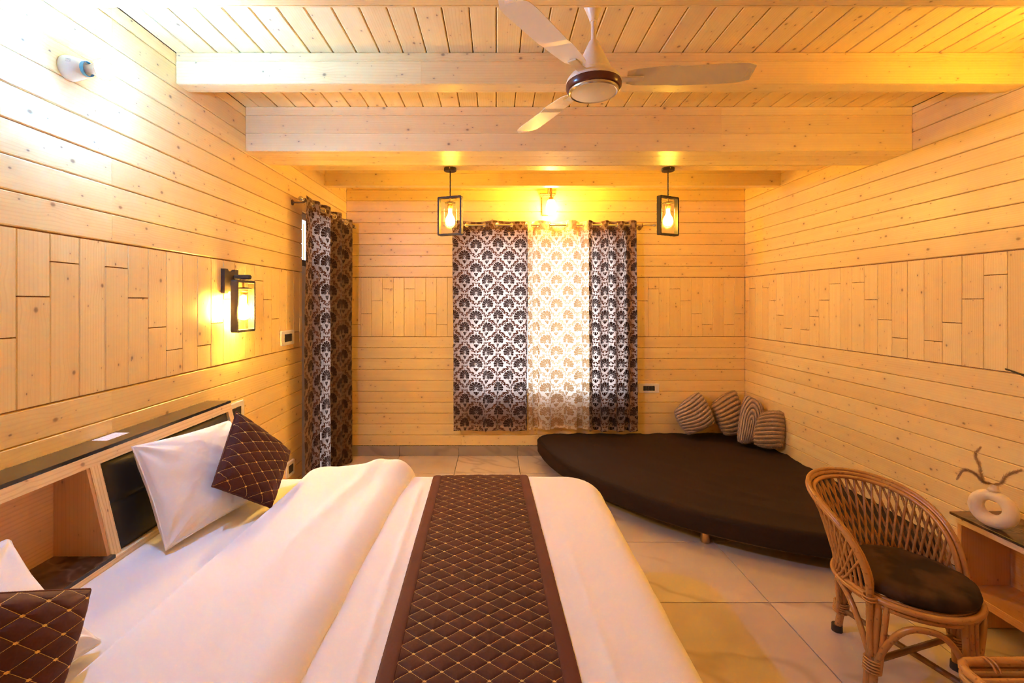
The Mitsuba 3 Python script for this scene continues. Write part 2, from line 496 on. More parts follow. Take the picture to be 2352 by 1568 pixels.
def clad(wall, origin, along, length, cuts, bands, bt=1.791, holes=(), gap=.0028, low=0.1):
    """origin: the wall's face at z = 0; along x up points into the room. cuts: butt joints of the courses.
    bands: (from, to, first upright joint, its place in the zigzag); holes: (a0, a1, z0, z1)."""
    up = V(0, 0, 1)
    nrm = np.cross(along, up)

    def piece(name, r, upright):
        for a0, a1, z0, z1 in minus(r, holes):
            rec = nrm * rng.normal() * .0006
            if upright:
                m, uvs = board(origin + along * (a1 - gap / 4) + up * (z0 + GAP / 2) + rec, up, -along, z1 - z0 - GAP, a1 - a0 - gap / 2, .017, .0025)
            else:
                m, uvs = board(origin + along * (a0 + .0006) + up * (z0 + gap / 2) + rec, along, up, a1 - a0 - .0012, z1 - z0 - gap, .017, .0034)
            put(name, m, 'pine', wall, uv=uvs)

    ends = [0] + sorted(cuts) + [length]
    for (z0, z1) in courses(low, BB - .003) + courses(bt + .003, ZC, False):
        for a0, a1 in zip(ends, ends[1:]):
            piece('plank', (a0, a1, z0, z1), False)
    for (b0, b1, first, zig) in bands:
        for a0, a1 in spans(b0, b1, first, UPW):
            cut = ZIG[(zig + math.floor((a1 - 1e-4 - first) / UPW)) % 10]
            for z0, z1 in ((BB, bt),) if cut is None else ((BB, EYE + cut), (EYE + cut, bt)):
                piece('upright_board', (a0, a1, z0, z1), True)


TH = .018                                                             # boards stand this far off the backing
DY0, DY1, DZ1 = 3.555, 3.90, 2.25                                     # the glazed door in the left wall
WX0, WX1, WZ0, WZ1 = -0.345, 1.325, 0.62, 2.22                        # the window in the back wall


def slab(*parts):
    return trimesh.util.concatenate([box(*p) for p in parts])


put('wall_left', slab((XL - .14, XL - TH, YN - .14, DY0, 0, ZC + .1), (XL - .14, XL - TH, DY1, YB + .14, 0, ZC + .1), (XL - .14, XL - TH, DY0, DY1, DZ1, ZC + .1)), 'joint_dark', kind='structure',
    label='left wall behind the bed, clad in varnished pine planks with a band of upright boards')
clad('wall_left', V(XL - TH + .017, YN, 0), V(0, 1, 0), YB - YN, [1.797 - YN], [(0, YB - YN, 1.440 - YN, 0)], 1.776, [(DY0 - YN, DY1 - YN, 0, DZ1)])
put('wall_back', slab((XL, WX0, YB + TH, YB + .14, 0, ZC + .1), (WX1, XR, YB + TH, YB + .14, 0, ZC + .1), (WX0, WX1, YB + TH, YB + .14, 0, WZ0), (WX0, WX1, YB + TH, YB + .14, WZ1, ZC + .1)), 'joint_dark', kind='structure',
    label='back wall clad in pine planks with a curtained window')
clad('wall_back', V(XL, YB + TH - .017, 0), V(1, 0, 0), XR - XL, [-.355 - XL], [(0, .4 - XL, -1.366 - XL, 9), (.4 - XL, XR - XL, 1.421 - XL, 0)], 1.794, [(WX0 - XL, WX1 - XL, WZ0, WZ1)])
put('wall_right', box(XR + TH, XR + .14, YN - .14, YB + .14, 0, ZC + .1), 'joint_dark', kind='structure', label='right wall behind the corner divan and the console, clad in pine planks')
clad('wall_right', V(XR + TH - .017, YB, 0), V(0, -1, 0), YB - YN, [YB - .9], [(0, YB - YN, .075, 1)], 1.794)
put('wall_near', box(XL, XR, YN - .14, YN - TH, 0, ZC + .1), 'joint_dark', kind='structure', label='wall behind the camera')
clad('wall_near', V(XR, YN - TH + .017, 0), V(-1, 0, 0), XR - XL, [2.0], [(0, XR - XL, .05, 0)])

# tile skirting along the foot of the walls
for nm, a, b in (('baseboard_back', 0, 0), ('baseboard_left', 1, 0), ('baseboard_right', 2, 0)):
    if nm == 'baseboard_back':
        put(nm, box(XL, XR, YB + .004, YB + TH, .0, .100), 'grout', kind='structure', label='grey tile skirting along the foot of the back wall')
        pieces = [(x0 + .001, x1 - .001, YB - .008, YB + .004, .001, .099) for x0, x1 in spans(XL, XR, TX0, TS)]
    elif nm == 'baseboard_left':
        put(nm, box(XL - TH, XL - .004, YN, DY0, .0, .100), 'grout', kind='structure', label='tile skirting of the left wall')
        pieces = [(XL - .004, XL + .008, y0 + .001, y1 - .001, .001, .099) for y0, y1 in spans(YN, DY0, TY0, TS)]
    else:
        put(nm, box(XR + .004, XR + TH, YN, YB, .0, .100), 'grout', kind='structure', label='tile skirting of the right wall')
        pieces = [(XR - .008, XR + .004, y0 + .001, y1 - .001, .001, .099) for y0, y1 in spans(YN, YB - .01, TY0, TS)]
    for q in pieces:
        put_block('skirting_tile', nm, 'skirting_tile', bevel_box(*q, .0015), 1 if nm != 'baseboard_back' else 0)

# ------------------------------------------------------------------ ceiling: boards along the room
put('ceiling', box(XL - .14, XR + .14, YN - .14, YB + .14, ZC + .018, ZC + .1), 'joint_dark', kind='structure', label='ceiling of pale pine boards running away from the camera')
for x0, x1 in [(a - .006 * (a <= XL), b + .006 * (b >= XR)) for a, b in spans(XL, XR, 0.0, BOARD)]:
    for y0, y1 in ((YN, .9), (.9, YB)):
        o = V(x1 - .0023, y0, ZC + rng.normal() * .0004)
        m, uvs = board(o, (0, 1, 0), (-1, 0, 0), y1 - y0, x1 - x0 - .0046, .018, .0034)
        # the face must look down: du x dv = (0,1,0) x (-1,0,0) = +z, so flip the height
        m.vertices[:, 2] = 2 * o[2] - m.vertices[:, 2]
        m.faces = m.faces[:, ::-1]
        put('ceiling_board', m, 'pine', 'ceiling', uv=uvs)


# ------------------------------------------------------------------ beams across the room, cased in boards
def beam(label, y0, y1, zb, face, under, joints=()):
    """face: heights of the joints of the front boards; under: depths of the joints of the soffit boards"""
    k = thing('ceiling_beam', label, 'beam')
    x0, x1, c = XL + .001, XR - .001, .012
    put('core', box(x0, x1, y0 + c, y1 - c, zb + c, ZC - .001), 'joint_dark', k)
    zs = [zb] + list(face) + [ZC - .001]
    for a, b in zip(zs, zs[1:]):
        xs = [x0] + [j for j in joints if not (len(face) == 1 and a > zb)] + [x1]
        for p, q in zip(xs, xs[1:]):
            put_board('face_board', k, 'pine', V(p + .0003, y0, a + .0004), (1, 0, 0), (0, 0, 1), q - p - .0006, b - a - .0008, c, .0018)
            put_board('face_board', k, 'pine', V(q - .0003, y1, a + .0004), (-1, 0, 0), (0, 0, 1), q - p - .0006, b - a - .0008, c, .0018)
    ys = [y0 + c] + list(under) + [y1 - c]
    for a, b in zip(ys, ys[1:]):
        put_board('soffit_board', k, 'pine', V(x1, a + .0004, zb), (-1, 0, 0), (0, 1, 0), x1 - x0, b - a - .0008, c, .0015)
    return k


beam('pale pine ceiling beam nearest the camera, cut off by the top edge of the photo', 1.49, 1.585, 2.562, [2.68], [])
beam('pale pine ceiling beam just behind the fan, with a butt joint in its face', 2.155, 2.245, 2.572, [2.679], [], [-.355])
beam('deep boxed pine ceiling beam, the largest, between the fan and the pendant lamps', 2.753, 3.042, 2.452, [2.56, 2.668], [2.85, 2.945], [1.355])
beam('thin pine beam carrying the two pendant lamps, mostly hidden behind the deep boxed beam', 3.46, 3.58, 2.575, [2.66], [])
beam('small pine beam nearest the back wall, above the wall lamp', 4.03, 4.11, 2.572, [2.68], [], [1.19])
beam('pine ceiling beam behind the camera', .55, .64, 2.572, [2.68], [])
# == lamps
# ------------------------------------------------------------------ window and glazed door
w = tag(put('window_1', slab((WX0, WX0 + .05, YB + .03, YB + .10, WZ0, WZ1), (WX1 - .05, WX1, YB + .03, YB + .10, WZ0, WZ1), (WX0 + .05, WX1 - .05, YB + .03, YB + .10, WZ0, WZ0 + .05), (WX0 + .05, WX1 - .05, YB + .03, YB + .10, WZ1 - .05, WZ1)), 'frame_white', kind='structure', label='window behind the curtains of the back wall'))
put('mullion', bevel_box(.475, .505, YB + .035, YB + .095, WZ0 + .05, WZ1 - .05), 'frame_white', w)
for a, b in ((WX0 + .05, .475), (.505, WX1 - .05)):
    put('pane', trimesh.Trimesh([[a, YB + .065, WZ0 + .05], [b, YB + .065, WZ0 + .05], [b, YB + .065, WZ1 - .05], [a, YB + .065, WZ1 - .05]], [[0, 1, 2], [0, 2, 3]]), 'glass_thin', w)
d = tag(put('door_1', slab((XL - .11, XL - .03, DY0, DY0 + .05, 0, DZ1), (XL - .11, XL - .03, DY1 - .05, DY1, 0, DZ1), (XL - .11, XL - .03, DY0 + .05, DY1 - .05, DZ1 - .05, DZ1), (XL - .11, XL - .03, DY0 + .05, DY1 - .05, 0, .07)), 'frame_white', kind='structure', label='glazed door in the left wall behind the long curtain'))
put('rail', bevel_box(XL - .10, XL - .04, DY0 + .05, DY1 - .05, 1.835, 1.885), 'frame_grey', d)
put('stile', bevel_box(XL - .10, XL - .035, DY0 + .05, DY0 + .19, .07, 1.835), 'frame_white', d)
for a, b in ((.07, 1.835), (1.885, DZ1 - .05)):
    put('pane', trimesh.Trimesh([[XL - .07, DY0 + .05, a], [XL - .07, DY1 - .05, a], [XL - .07, DY1 - .05, b], [XL - .07, DY0 + .05, b]], [[0, 1, 2], [0, 2, 3]]), 'glass_thin', d)

# ------------------------------------------------------------------ lamps


def emitter(c):
    return {'type': 'area', 'radiance': rgbv(c)}


def bulb_mesh(r=.03, h=.105, neck=.014):
    """a pear-shaped lamp hanging down from z = 0"""
    pr = [(0.0001, 0), (neck, 0), (neck * 1.05, -.022)]
    for a in np.linspace(0, 1, 9):
        z = -.022 - a * (h - .022 - r)
        pr.append((neck + (r - neck) * (.5 - .5 * math.cos(math.pi * a)), z))
    for a in np.linspace(0, np.pi / 2, 7)[1:]:
        pr.append((max(r * math.cos(a), .0001), -(h - r) - r * math.sin(a)))
    m = trimesh.creation.revolve(np.array(pr[::-1]), sections=24)
    return m


def frame_mesh(w, h, depth, th, r=.012):
    """flat strip bent into a rounded rectangle in the xz plane, depth along y"""
    outer = sg.box(-w / 2 + r, -h / 2 + r, w / 2 - r, h / 2 - r).buffer(r, 6)
    inner = sg.box(-w / 2 + th + r * .5, -h / 2 + th + r * .5, w / 2 - th - r * .5, h / 2 - th - r * .5).buffer(r * .5, 6)
    m = trimesh.creation.extrude_polygon(outer.difference(inner), depth, engine='earcut')
    m.apply_translation((0, 0, -depth / 2))
    m.apply_transform(trimesh.transformations.rotation_matrix(np.pi / 2, (1, 0, 0)))
    return m


def glass_cyl(r, z0, z1, seg=32):
    t = np.arange(seg) * 2 * np.pi / seg
    ring = np.c_[r * np.cos(t), r * np.sin(t)]
    n = 7
    rr = np.r_[[.30, .8, .97, 1], np.ones(n - 4)] * r
    zz = np.r_[[z1, z1, z1 - .003, z1 - .010], np.linspace(z1 - .010, z0, n - 3)[1:]]
    v = np.vstack([np.c_[np.cos(t) * a, np.sin(t) * a, t * 0 + z] for a, z in zip(rr, zz)])
    return trimesh.Trimesh(v, grid_faces(n, seg, True), process=False)


def lamp_head(k, at, yaw, power, disc=True):
    """socket, discs, glass cylinder and lamp below the point at"""
    M = trimesh.transformations.translation_matrix(at)

    def p(name, m, mt, smooth=40, **kw):
        m = m.copy()
        m.apply_transform(M)
        return put(name, m, mt, k, smooth=smooth, **kw)
    p('stem', lathe([(.0001, 0), (.005, 0), (.005, -.045), (.0001, -.045)], 14), 'brass')
    p('disc', lathe([(.0001, -.030), (.020, -.031), (.042, -.037), (.043, -.040), (.0001, -.041)], 32), 'black_metal')
    p('wire_ring', tube(ring_pts((0, 0, -.051), (1, 0, 0), (0, 1, 0), .040, 28), .0018, 6, True), 'brass', True)
    p('socket', lathe([(.0001, -.041), (.014, -.041), (.021, -.055), (.021, -.078), (.017, -.084), (.0001, -.084)], 24), 'brass')
    p('glass_shade', glass_cyl(.051, -.235, -.072), 'glass_thin', True)
    b = bulb_mesh(.038, .132)
    b.apply_translation((0, 0, -.084))
    p('light_bulb', b, 'plastic_white', True, emitter=emitter(power))


for (x, y, yaw, lab) in ((-.355, 3.52, -19, 'left pendant lamp in a black rectangular frame, hanging before the dark curtain'),
                         (1.322, 3.52, 27, 'right pendant lamp in a black rectangular frame, hanging past the curtain rod end')):
    k = thing('pendant_lamp', lab, 'pendant lamp', 'framed pendant lamps')
    put('ceiling_rose', lathe([(.0001, 2.5745), (.047, 2.5745), (.048, 2.572), (.048, 2.554), (.045, 2.551), (.0001, 2.551)], 36, at=(x, y, 0)), 'black_metal', k, smooth=40)
    put('screw', lathe([(.0001, .0), (.004, .0), (.003, .002), (.0001, .0025)], 10, (0, -1, 0), (x, y - .048, 2.564)), 'steel', k)
    put('cord', tube([(x, y, 2.552), (x, y, 2.352)], .0042, 8), 'black_metal', k, smooth=True)
    m = frame_mesh(.200, .300, .036, .013)
    m.apply_transform(trimesh.transformations.rotation_matrix(math.radians(yaw), (0, 0, 1)))
    m.apply_translation((x, y, 2.2075))
    put('frame', m, 'black_metal', k, smooth=35)
    lamp_head(k, (x, y, 2.346), yaw, WARM * LAMP_PEND)

# sconce on the left wall
k = thing('wall_sconce', 'black framed wall sconce with a glass cylinder on the left wall above the bed', 'wall lamp')
pl = sg.Polygon([(-.066, .068), (-.040, .068), (-.026, .055), (.026, .055), (.040, .068), (.066, .068), (.066, -.068), (.040, -.068), (.026, -.055), (-.026, -.055), (-.040, -.068), (-.066, -.068)])
m = trimesh.creation.extrude_polygon(pl, .022, engine='earcut')
m.apply_transform(np.array([[0, 0, 1, XL - .0005], [1, 0, 0, 2.572], [0, 1, 0, 1.660], [0, 0, 0, 1]], float))
put('back_plate', m, 'black_metal', k)
put('arm', bevel_box(XL + .021, XL + .115, 2.585, 2.611, 1.672, 1.698, .006), 'black_metal', k)
m = frame_mesh(.190, .292, .036, .013)
m.apply_transform(trimesh.transformations.rotation_matrix(np.pi / 2, (0, 0, 1)))
m.apply_translation((XL + .073, 2.598, 1.521))
put('frame', m, 'black_metal', k, smooth=35)
put('frame_screw', lathe([(.0001, 0), (.006, 0), (.006, .012), (.0001, .012)], 12, at=(XL + .073, 2.598, 1.6625)), 'brass', k)
lamp_head(k, (XL + .073, 2.598, 1.658), 0, OPAL * LAMP_SCONCE)

# the same kind of lamp holders left (white) and right (warm, outside the frame)
for side, (px, py, pz), lab in ((1, (XL, 1.612, 2.366), 'glowing white bulb in a white plastic holder on the left wall near the ceiling'),
                                (-1, (XR, 1.63, 2.366), 'warm bulb in a white plastic holder high on the right wall')):
    k = thing('bulb_holder_lamp', lab, 'wall lamp')
    ax = (side, 0, -.04)
    put('holder', lathe([(.0001, 0), (.042, 0), (.043, .006), (.041, .018), (.033, .048), (.027, .060), (.025, .062), (.0001, .062)], 36, ax, (px, py, pz)), 'plastic_white', k, smooth=40)
    put('collar', lathe([(.0235, .062), (.0255, .062), (.0255, .073), (.0235, .074)], 30, ax, (px, py, pz)), 'plastic_blue_lit', k, smooth=40)
    for q in (-.004, 0, .004):
        c0 = V(px, py, pz) + V(side * .028, -.0402, .010 + q)
        put('vent_slot', tube([c0, c0 + V(side * .014, .0045, 0)], .0007, 6), 'ink', k)
    lb = put('light_bulb', lathe([(.0001, .060), (.014, .060), (.0145, .076), (.019, .092), (.027, .108), (.0315, .120), (.0001, .120)], 32, ax, (px, py, pz)), 'plastic_white', k, smooth=40)
    dome = [(.0315, .1201)] + [(max(.0325 * math.cos(a), .0001), .126 + .024 * math.sin(a)) for a in np.linspace(0, np.pi / 2, 10)]
    put('glowing_dome', lathe([(.0001, .1201)] + dome, 32, ax, (px, py, pz)), 'plastic_white', lb, smooth=40, emitter=emitter(COOL * LAMP_COOL if side > 0 else WARM * LAMP_RIGHT))

# lamp above the window: carved bracket and white shade
k = thing('window_wall_lamp', 'wall lamp with a carved wooden bracket and a glowing white shade above the window', 'wall lamp')
cx, zt = .513, 2.632
put('bracket_board', bevel_box(cx - .056, cx + .056, YB - .022, YB + .0005, zt - .215, zt - .030, .004), 'antique_wood', k)
put('bracket_cornice', trimesh.util.concatenate([bevel_box(cx - .066, cx + .066, YB - .036, YB + .0005, zt - .030, zt - .018, .003), bevel_box(cx - .080, cx + .080, YB - .050, YB + .0005, zt - .018, zt, .004), bevel_box(cx - .061, cx + .061, YB - .028, YB + .0005, zt - .040, zt - .030, .003)]), 'antique_wood', k)
put('arm', tube(spline([(cx + .012, YB - .02, zt - .02), (cx + .010, YB - .075, zt + .03), (cx + .016, YB - .115, zt + .055), (cx + .022, YB - .125, zt + .02), (cx + .024, YB - .12, zt - .075)], 24), .010, 10), 'bronze', k, smooth=True)
put('shade_cap', lathe([(.0001, 0), (.020, 0), (.024, -.012), (.028, -.022), (.0001, -.022)], 24, at=(cx + .024, YB - .12, zt - .060)), 'bronze', k, smooth=40)
put('shade', lathe([(.0001, -.150), (.026, -.149), (.042, -.140), (.049, -.118), (.050, -.09), (.046, -.045), (.036, -.012), (.022, -.001), (.0001, 0)], 32, at=(cx + .024, YB - .12, zt - .083)), 'plastic_white', k, smooth=True, emitter=emitter(OPAL * LAMP_WALL * .30))
# == fan
# ------------------------------------------------------------------ ceiling fan
fx, fy = .372, 1.75
k = thing('ceiling_fan', 'cream ceiling fan with a conical body and a dark brown ring, hung between two beams', 'ceiling fan')


def fan_part(name, prof, mt, parent=k, smooth=35, seg=48):
    return put(name, lathe(prof, seg, at=(fx, fy, 0)), mt, parent, smooth=smooth)


fan_part('canopy', [(.0001, 2.7195), (.052, 2.7195), (.050, 2.705), (.036, 2.675), (.022, 2.640), (.015, 2.622), (.0145, 2.614), (.0001, 2.614)][::-1], 'fan_cream')
fan_part('downrod', [(.0001, 2.50), (.0098, 2.50), (.0098, 2.625), (.0001, 2.625)], 'fan_cream')
fan_part('motor_cone', [(.0001, 2.377), (.104, 2.377), (.1045, 2.381), (.101, 2.392), (.090, 2.406), (.074, 2.418), (.070, 2.424), (.060, 2.446), (.044, 2.480), (.029, 2.514), (.020, 2.533), (.016, 2.540), (.0001, 2.541)], 'fan_cream')
fan_part('brown_ring', [(.0001, 2.350), (.093, 2.350), (.100, 2.353), (.1045, 2.362), (.1045, 2.373), (.1035, 2.377), (.0001, 2.377)], 'fan_brown')
fan_part('chrome_rim', [(.084, 2.3425), (.089, 2.340), (.093, 2.344), (.094, 2.350), (.084, 2.3502)], 'steel')
fan_part('bottom_plate', [(.0001, 2.3385), (.060, 2.339), (.084, 2.3425), (.085, 2.350), (.0001, 2.350)], 'fan_cream')
for i in range(3):
    a = math.radians(114 + 120 * i)
    s = np.linspace(0, 1, 15)
    ww = np.interp(s, [0, .08, .3, .85, .96, 1], [.026, .044, .052, .055, .049, .032])
    r = .125 + s * .455
    vs = []
    for q, wd in zip(r, ww):
        for e, h in ((-1, .010), (1, -.010)):
            for dz in (.0012, -.0012):
                vs.append((q, e * wd, 2.395 + h + dz - .004 * (q > .3)))
    n = len(s)
    f = []
    for j in range(n - 1):
        o = 4 * j
        for p0, p1 in ((0, 2), (2, 3), (3, 1), (1, 0)):
            f += [[o + p0, o + p1, o + 4 + p1], [o + p0, o + 4 + p1, o + 4 + p0]]
    f += [[0, 1, 3], [0, 3, 2], [4 * n - 4, 4 * n - 2, 4 * n - 1], [4 * n - 4, 4 * n - 1, 4 * n - 3]]
    m = trimesh.Trimesh(vs, f, process=False)
    R = trimesh.transformations.rotation_matrix(a, (0, 0, 1))
    m.apply_transform(R)
    m.apply_translation((fx, fy, 0))
    b = put('blade', m, 'fan_cream', k)
    ir = bevel_box(.078, .185, -.017, .017, 2.386, 2.3925, .002)
    ir.apply_transform(R)
    ir.apply_translation((fx, fy, 0))
    put('blade_iron', ir, 'fan_cream', b)
# == switches
# ------------------------------------------------------------------ switch plates and small wall things


def switch_plate(lab, o, du, w, h, rockers=2, rw=.56, rh=.52):
    """plate centred at o on a wall, du along the wall, facing du x up"""
    k = thing('switch_plate', lab, 'switch plate', 'white switch plates')
    du, up = unit(du), V(0, 0, 1)
    n = np.cross(du, up)
    M = np.eye(4)
    M[:3, 0], M[:3, 1], M[:3, 2], M[:3, 3] = du, up, n, o
    a = trimesh.creation.extrude_polygon(sg.box(-w / 2, -h / 2, w / 2, h / 2).buffer(-.008).buffer(.008, 5), .008, engine='earcut')
    b = trimesh.creation.extrude_polygon(sg.box(-w / 2, -h / 2, w / 2, h / 2).buffer(-.011).buffer(.008, 5), .0115, engine='earcut')
    for nm, m, mt in (('plate', trimesh.util.concatenate([a, b]), 'plastic_white'),):
        m.apply_transform(M)
        put(nm, m, mt, k)
    x0, bw = -w * rw / 2, w * rw / rockers
    for i in range(rockers):
        m = bevel_box(x0 + i * bw + .0006, x0 + (i + 1) * bw - .0006, -h * rh / 2, h * rh / 2, .008, .0150, .0025)
        m.apply_transform(M)
        put('rocker_switch', m, 'switch_grey', k)


switch_plate('white switch plate with black rockers on the upright boards beside the long curtain', (XL, 3.292, 1.288), (0, 1, 0), .200, .105)
switch_plate('white switch plate with black rockers on the back wall right of the window curtains', (1.535, YB, .680), (1, 0, 0), .208, .092, 4)
switch_plate('white switch plate on the left wall, half hidden behind the end of the headboard', (XL, 2.635, .905), (0, 1, 0), .170, .120)
switch_plate('small white switch plate low on the left wall between cushion and long curtain', (XL, 3.335, .330), (0, 1, 0), .125, .110, 1)
put('cable', tube(spline([(XR - .004, 2.245, 1.215), (XR - .006, 2.20, 1.205), (XR - .008, 2.13, 1.185), (XR - .010, 2.02, 1.172), (XR - .010, 1.8, 1.2)], 20), .004, 8), 'black_metal', smooth=True,
    label='thin black cable hanging along the right wall at the edge of the photo', cat='cable')
# == curtains
# ------------------------------------------------------------------ curtains on rods


def cloth_sheet(name, lab, m, lat0, lat1, zt, zb, knots, amp, place, rod_d, wob, back=0.0, seed=1, cat='curtain', group=None, foldend=None, amp_low=.7):
    """lat: position along the rod, d: distance towards the room from the rod; knots: (share, half waves)"""
    npz, nt = 260, 90
    p = np.linspace(0, 1, npz)
    ph = np.interp(p, [q[0] for q in knots], [q[1] for q in knots])
    tt = np.r_[np.linspace(0, .08, 22)[:-1], np.linspace(.08, 1, nt - 21)]
    rows = []
    q = p if foldend is None else np.where(p < foldend, p, 2 * foldend - p)
    q = q / q.max()
    dbl = np.zeros_like(p) if foldend is None else np.where(p < foldend, 0, -.018)
    for t in tt:
        a = amp * (1 - (1 - amp_low) * min(1, t * 1.6))
        n1 = meshkit.fbm(np.c_[p * 7, p * 0 + t * 2.2, p * 0 + seed], 3, seed) - .5
        n2 = meshkit.fbm(np.c_[p * 3, p * 0 + t * 3.1, p * 0 + seed + 9], 3, seed + 3) - .5
        c = np.cos(np.pi * ph)
        c = np.sign(c) * np.abs(c) ** .8
        d = a * c + wob * min(1, 3 * t) * n1 * 2 + dbl + back * t
        lat = lat0 + (lat1 - lat0) * q + .012 * np.sin(2 * np.pi * ph) * (.3 + t) * min(1, 2 * t) + wob * .5 * n2 * min(1, 4 * t)
        z = zt - (zt - zb) * t + (1 - t) * .006 * np.sin(ph * 2.3 + seed) - t * .006 * np.cos(np.pi * ph + seed)
        rows.append(np.c_[lat, d, z])
    R = np.array(rows)
    mid = R[nt // 3]
    su = np.r_[0, np.cumsum(np.hypot(np.diff(mid[:, 0]), np.diff(mid[:, 1])))]
    uv = np.array([np.c_[su, np.full(npz, (zt - zb) * t)] for t in tt]).reshape(-1, 2)
    pts = R.reshape(-1, 3)
    f = grid_faces(nt, npz)
    # holes for the rod where the cloth crosses it
    d0 = R[8][:, 1] + rod_d
    cross = [i for i in range(npz - 1) if d0[i] * d0[i + 1] < 0]
    zr = zt - .040
    keep = np.ones(len(f), bool)
    cen = pts[f].mean(1)
    rings = []
    for i in cross:
        c = V((R[8][i, 0] + R[8][i + 1, 0]) / 2, -rod_d, zr)
        tan = unit(V(R[8][i + 1, 0] - R[8][i - 1, 0], R[8][i + 1, 1] - R[8][i - 1, 1], 0))
        keep &= np.linalg.norm(cen - c, axis=1) > .0175
        rings.append((c, tan))
    key = put(name, trimesh.Trimesh(place(pts), f[keep], process=False), m, smooth=True, uv=uv, label=lab, cat=cat, group=group)
    for c, tan in rings:
        put('grommet', tube(place(ring_pts(c, tan, V(0, 0, 1), .0205, 28)), .0042, 8, True), 'steel', key, smooth=True)
    return key


ROD_Y, ROD_X, ROD_Z = 4.515, -1.42, 2.306


def on_back(q):
    return np.c_[q[:, 0], ROD_Y - q[:, 1], q[:, 2]]


def on_left(q):
    return np.c_[ROD_X + q[:, 1], q[:, 0], q[:, 2]]


cloth_sheet('curtain', 'wide dark brown damask curtain covering the left part of the back window', 'damask_brown_window', -.432, .318, 2.346, .275,
            [(0, .15), (.18, .5), (.396, 1.5), (.558, 2.5), (.74, 3.5), (.925, 4.5), (1, 5.2)], .026, on_back, 0, .010, seed=2, group='curtains of the back window', foldend=.955, amp_low=.55)
cloth_sheet('curtain', 'cream damask curtain with a gold pattern in the middle of the back window', 'damask_cream_window', .306, .930, 2.346, .295,
            [(0, .1), (.085, .5), (.17, 1.5), (.366, 2.5), (.606, 3.5), (.79, 4.5), (.87, 5.5), (1, 6.3)], .032, on_back, 0, .012, seed=5, group='curtains of the back window')
cloth_sheet('curtain', 'narrow pleated dark brown damask curtain at the right end of the back window', 'damask_brown_window', .905, 1.378, 2.346, .275,
            [(0, .1), (.09, .5), (.27, 1.5), (.43, 2.5), (.60, 3.5), (.76, 4.5), (.86, 5.5), (1, 6.3)], .040, on_back, 0, .012, seed=8, group='curtains of the back window', amp_low=.9)
ky = lambda y: (y - 3.37) / (4.545 - 3.37)
cloth_sheet('curtain', 'floor-length dark brown damask curtain over the glazed door in the far left corner', 'damask_brown_door', 3.37, 4.545, 2.336, .012,
            [(0, -.35), (ky(3.533), .5 - 1), (ky(3.533) + .001, -.5), (ky(3.64), .5), (ky(3.743), 1.5), (ky(3.875), 2.5), (ky(4.005), 3.5), (ky(4.16), 4.5), (ky(4.317), 5.5), (ky(4.46), 6.5), (1, 7.0)], .036, on_left, 0, .016, seed=11, amp_low=.85)


def rod(lab, a, b, side, brackets):
    k = thing('curtain_rod', lab, 'curtain rod', 'steel curtain rods')
    a, b = np.asarray(a, float), np.asarray(b, float)
    dr_ = unit(b - a)
    put('rod', tube([a, b], .0095, 14), 'steel', k, smooth=40)
    for p, dd in ((a, -dr_), (b, dr_)):
        put('finial', lathe([(.0001, -.008), (.0125, -.008), (.0135, .0), (.0125, .010), (.007, .014), (.006, .020), (.013, .030), (.0165, .040), (.013, .051), (.006, .058), (.0001, .061)], 20, dd, p), 'steel', k, smooth=40)
    for s in brackets:
        p = a + (b - a) * s
        wall = p.copy()
        if side == 'back':
            wall[1] = YB + .0005
        else:
            wall[0] = XL - .0005
        put('bracket', trimesh.util.concatenate([tube([p - V(0, 0, .016), wall - V(0, 0, .016)], .006, 10), tube(ring_pts(p, unit(np.cross(dr_, V(0, 0, 1))), V(0, 0, 1), .0130, 20), .004, 8, True),
                                                lathe([(.0001, 0), (.022, 0), (.022, .004), (.0001, .006)], 18, unit(p - wall), wall - V(0, 0, .016))]), 'bronze', k, smooth=40)


rod('steel curtain rod across the back window, its right end free beside the pendant lamp', (-.47, ROD_Y, ROD_Z), (1.525, ROD_Y, ROD_Z), 'back', (.02, .5, .958))
rod('steel curtain rod over the glazed door on the left wall', (ROD_X, 3.36, ROD_Z - .008), (ROD_X, 4.548, ROD_Z - .008), 'left', (.02, .985))
# == divan
# ------------------------------------------------------------------ quarter-round divan in the far right corner
DC, DR = V(XR - .006, YB - .012), 2.105


def divan_radius(th, R, tip=.16):
    """radius at angle th from the right wall (0) to the back wall (pi/2), the two tips rounded"""
    w = R * np.minimum(np.sin(th), np.cos(th))
    return R - np.where(w < tip, tip - np.sqrt(np.maximum(tip ** 2 - (tip - w) ** 2, 0)), 0)


def divan_pt(th, r, z):
    return np.stack(np.broadcast_arrays(DC[0] - r * np.sin(th), DC[1] - r * np.cos(th), z), -1)


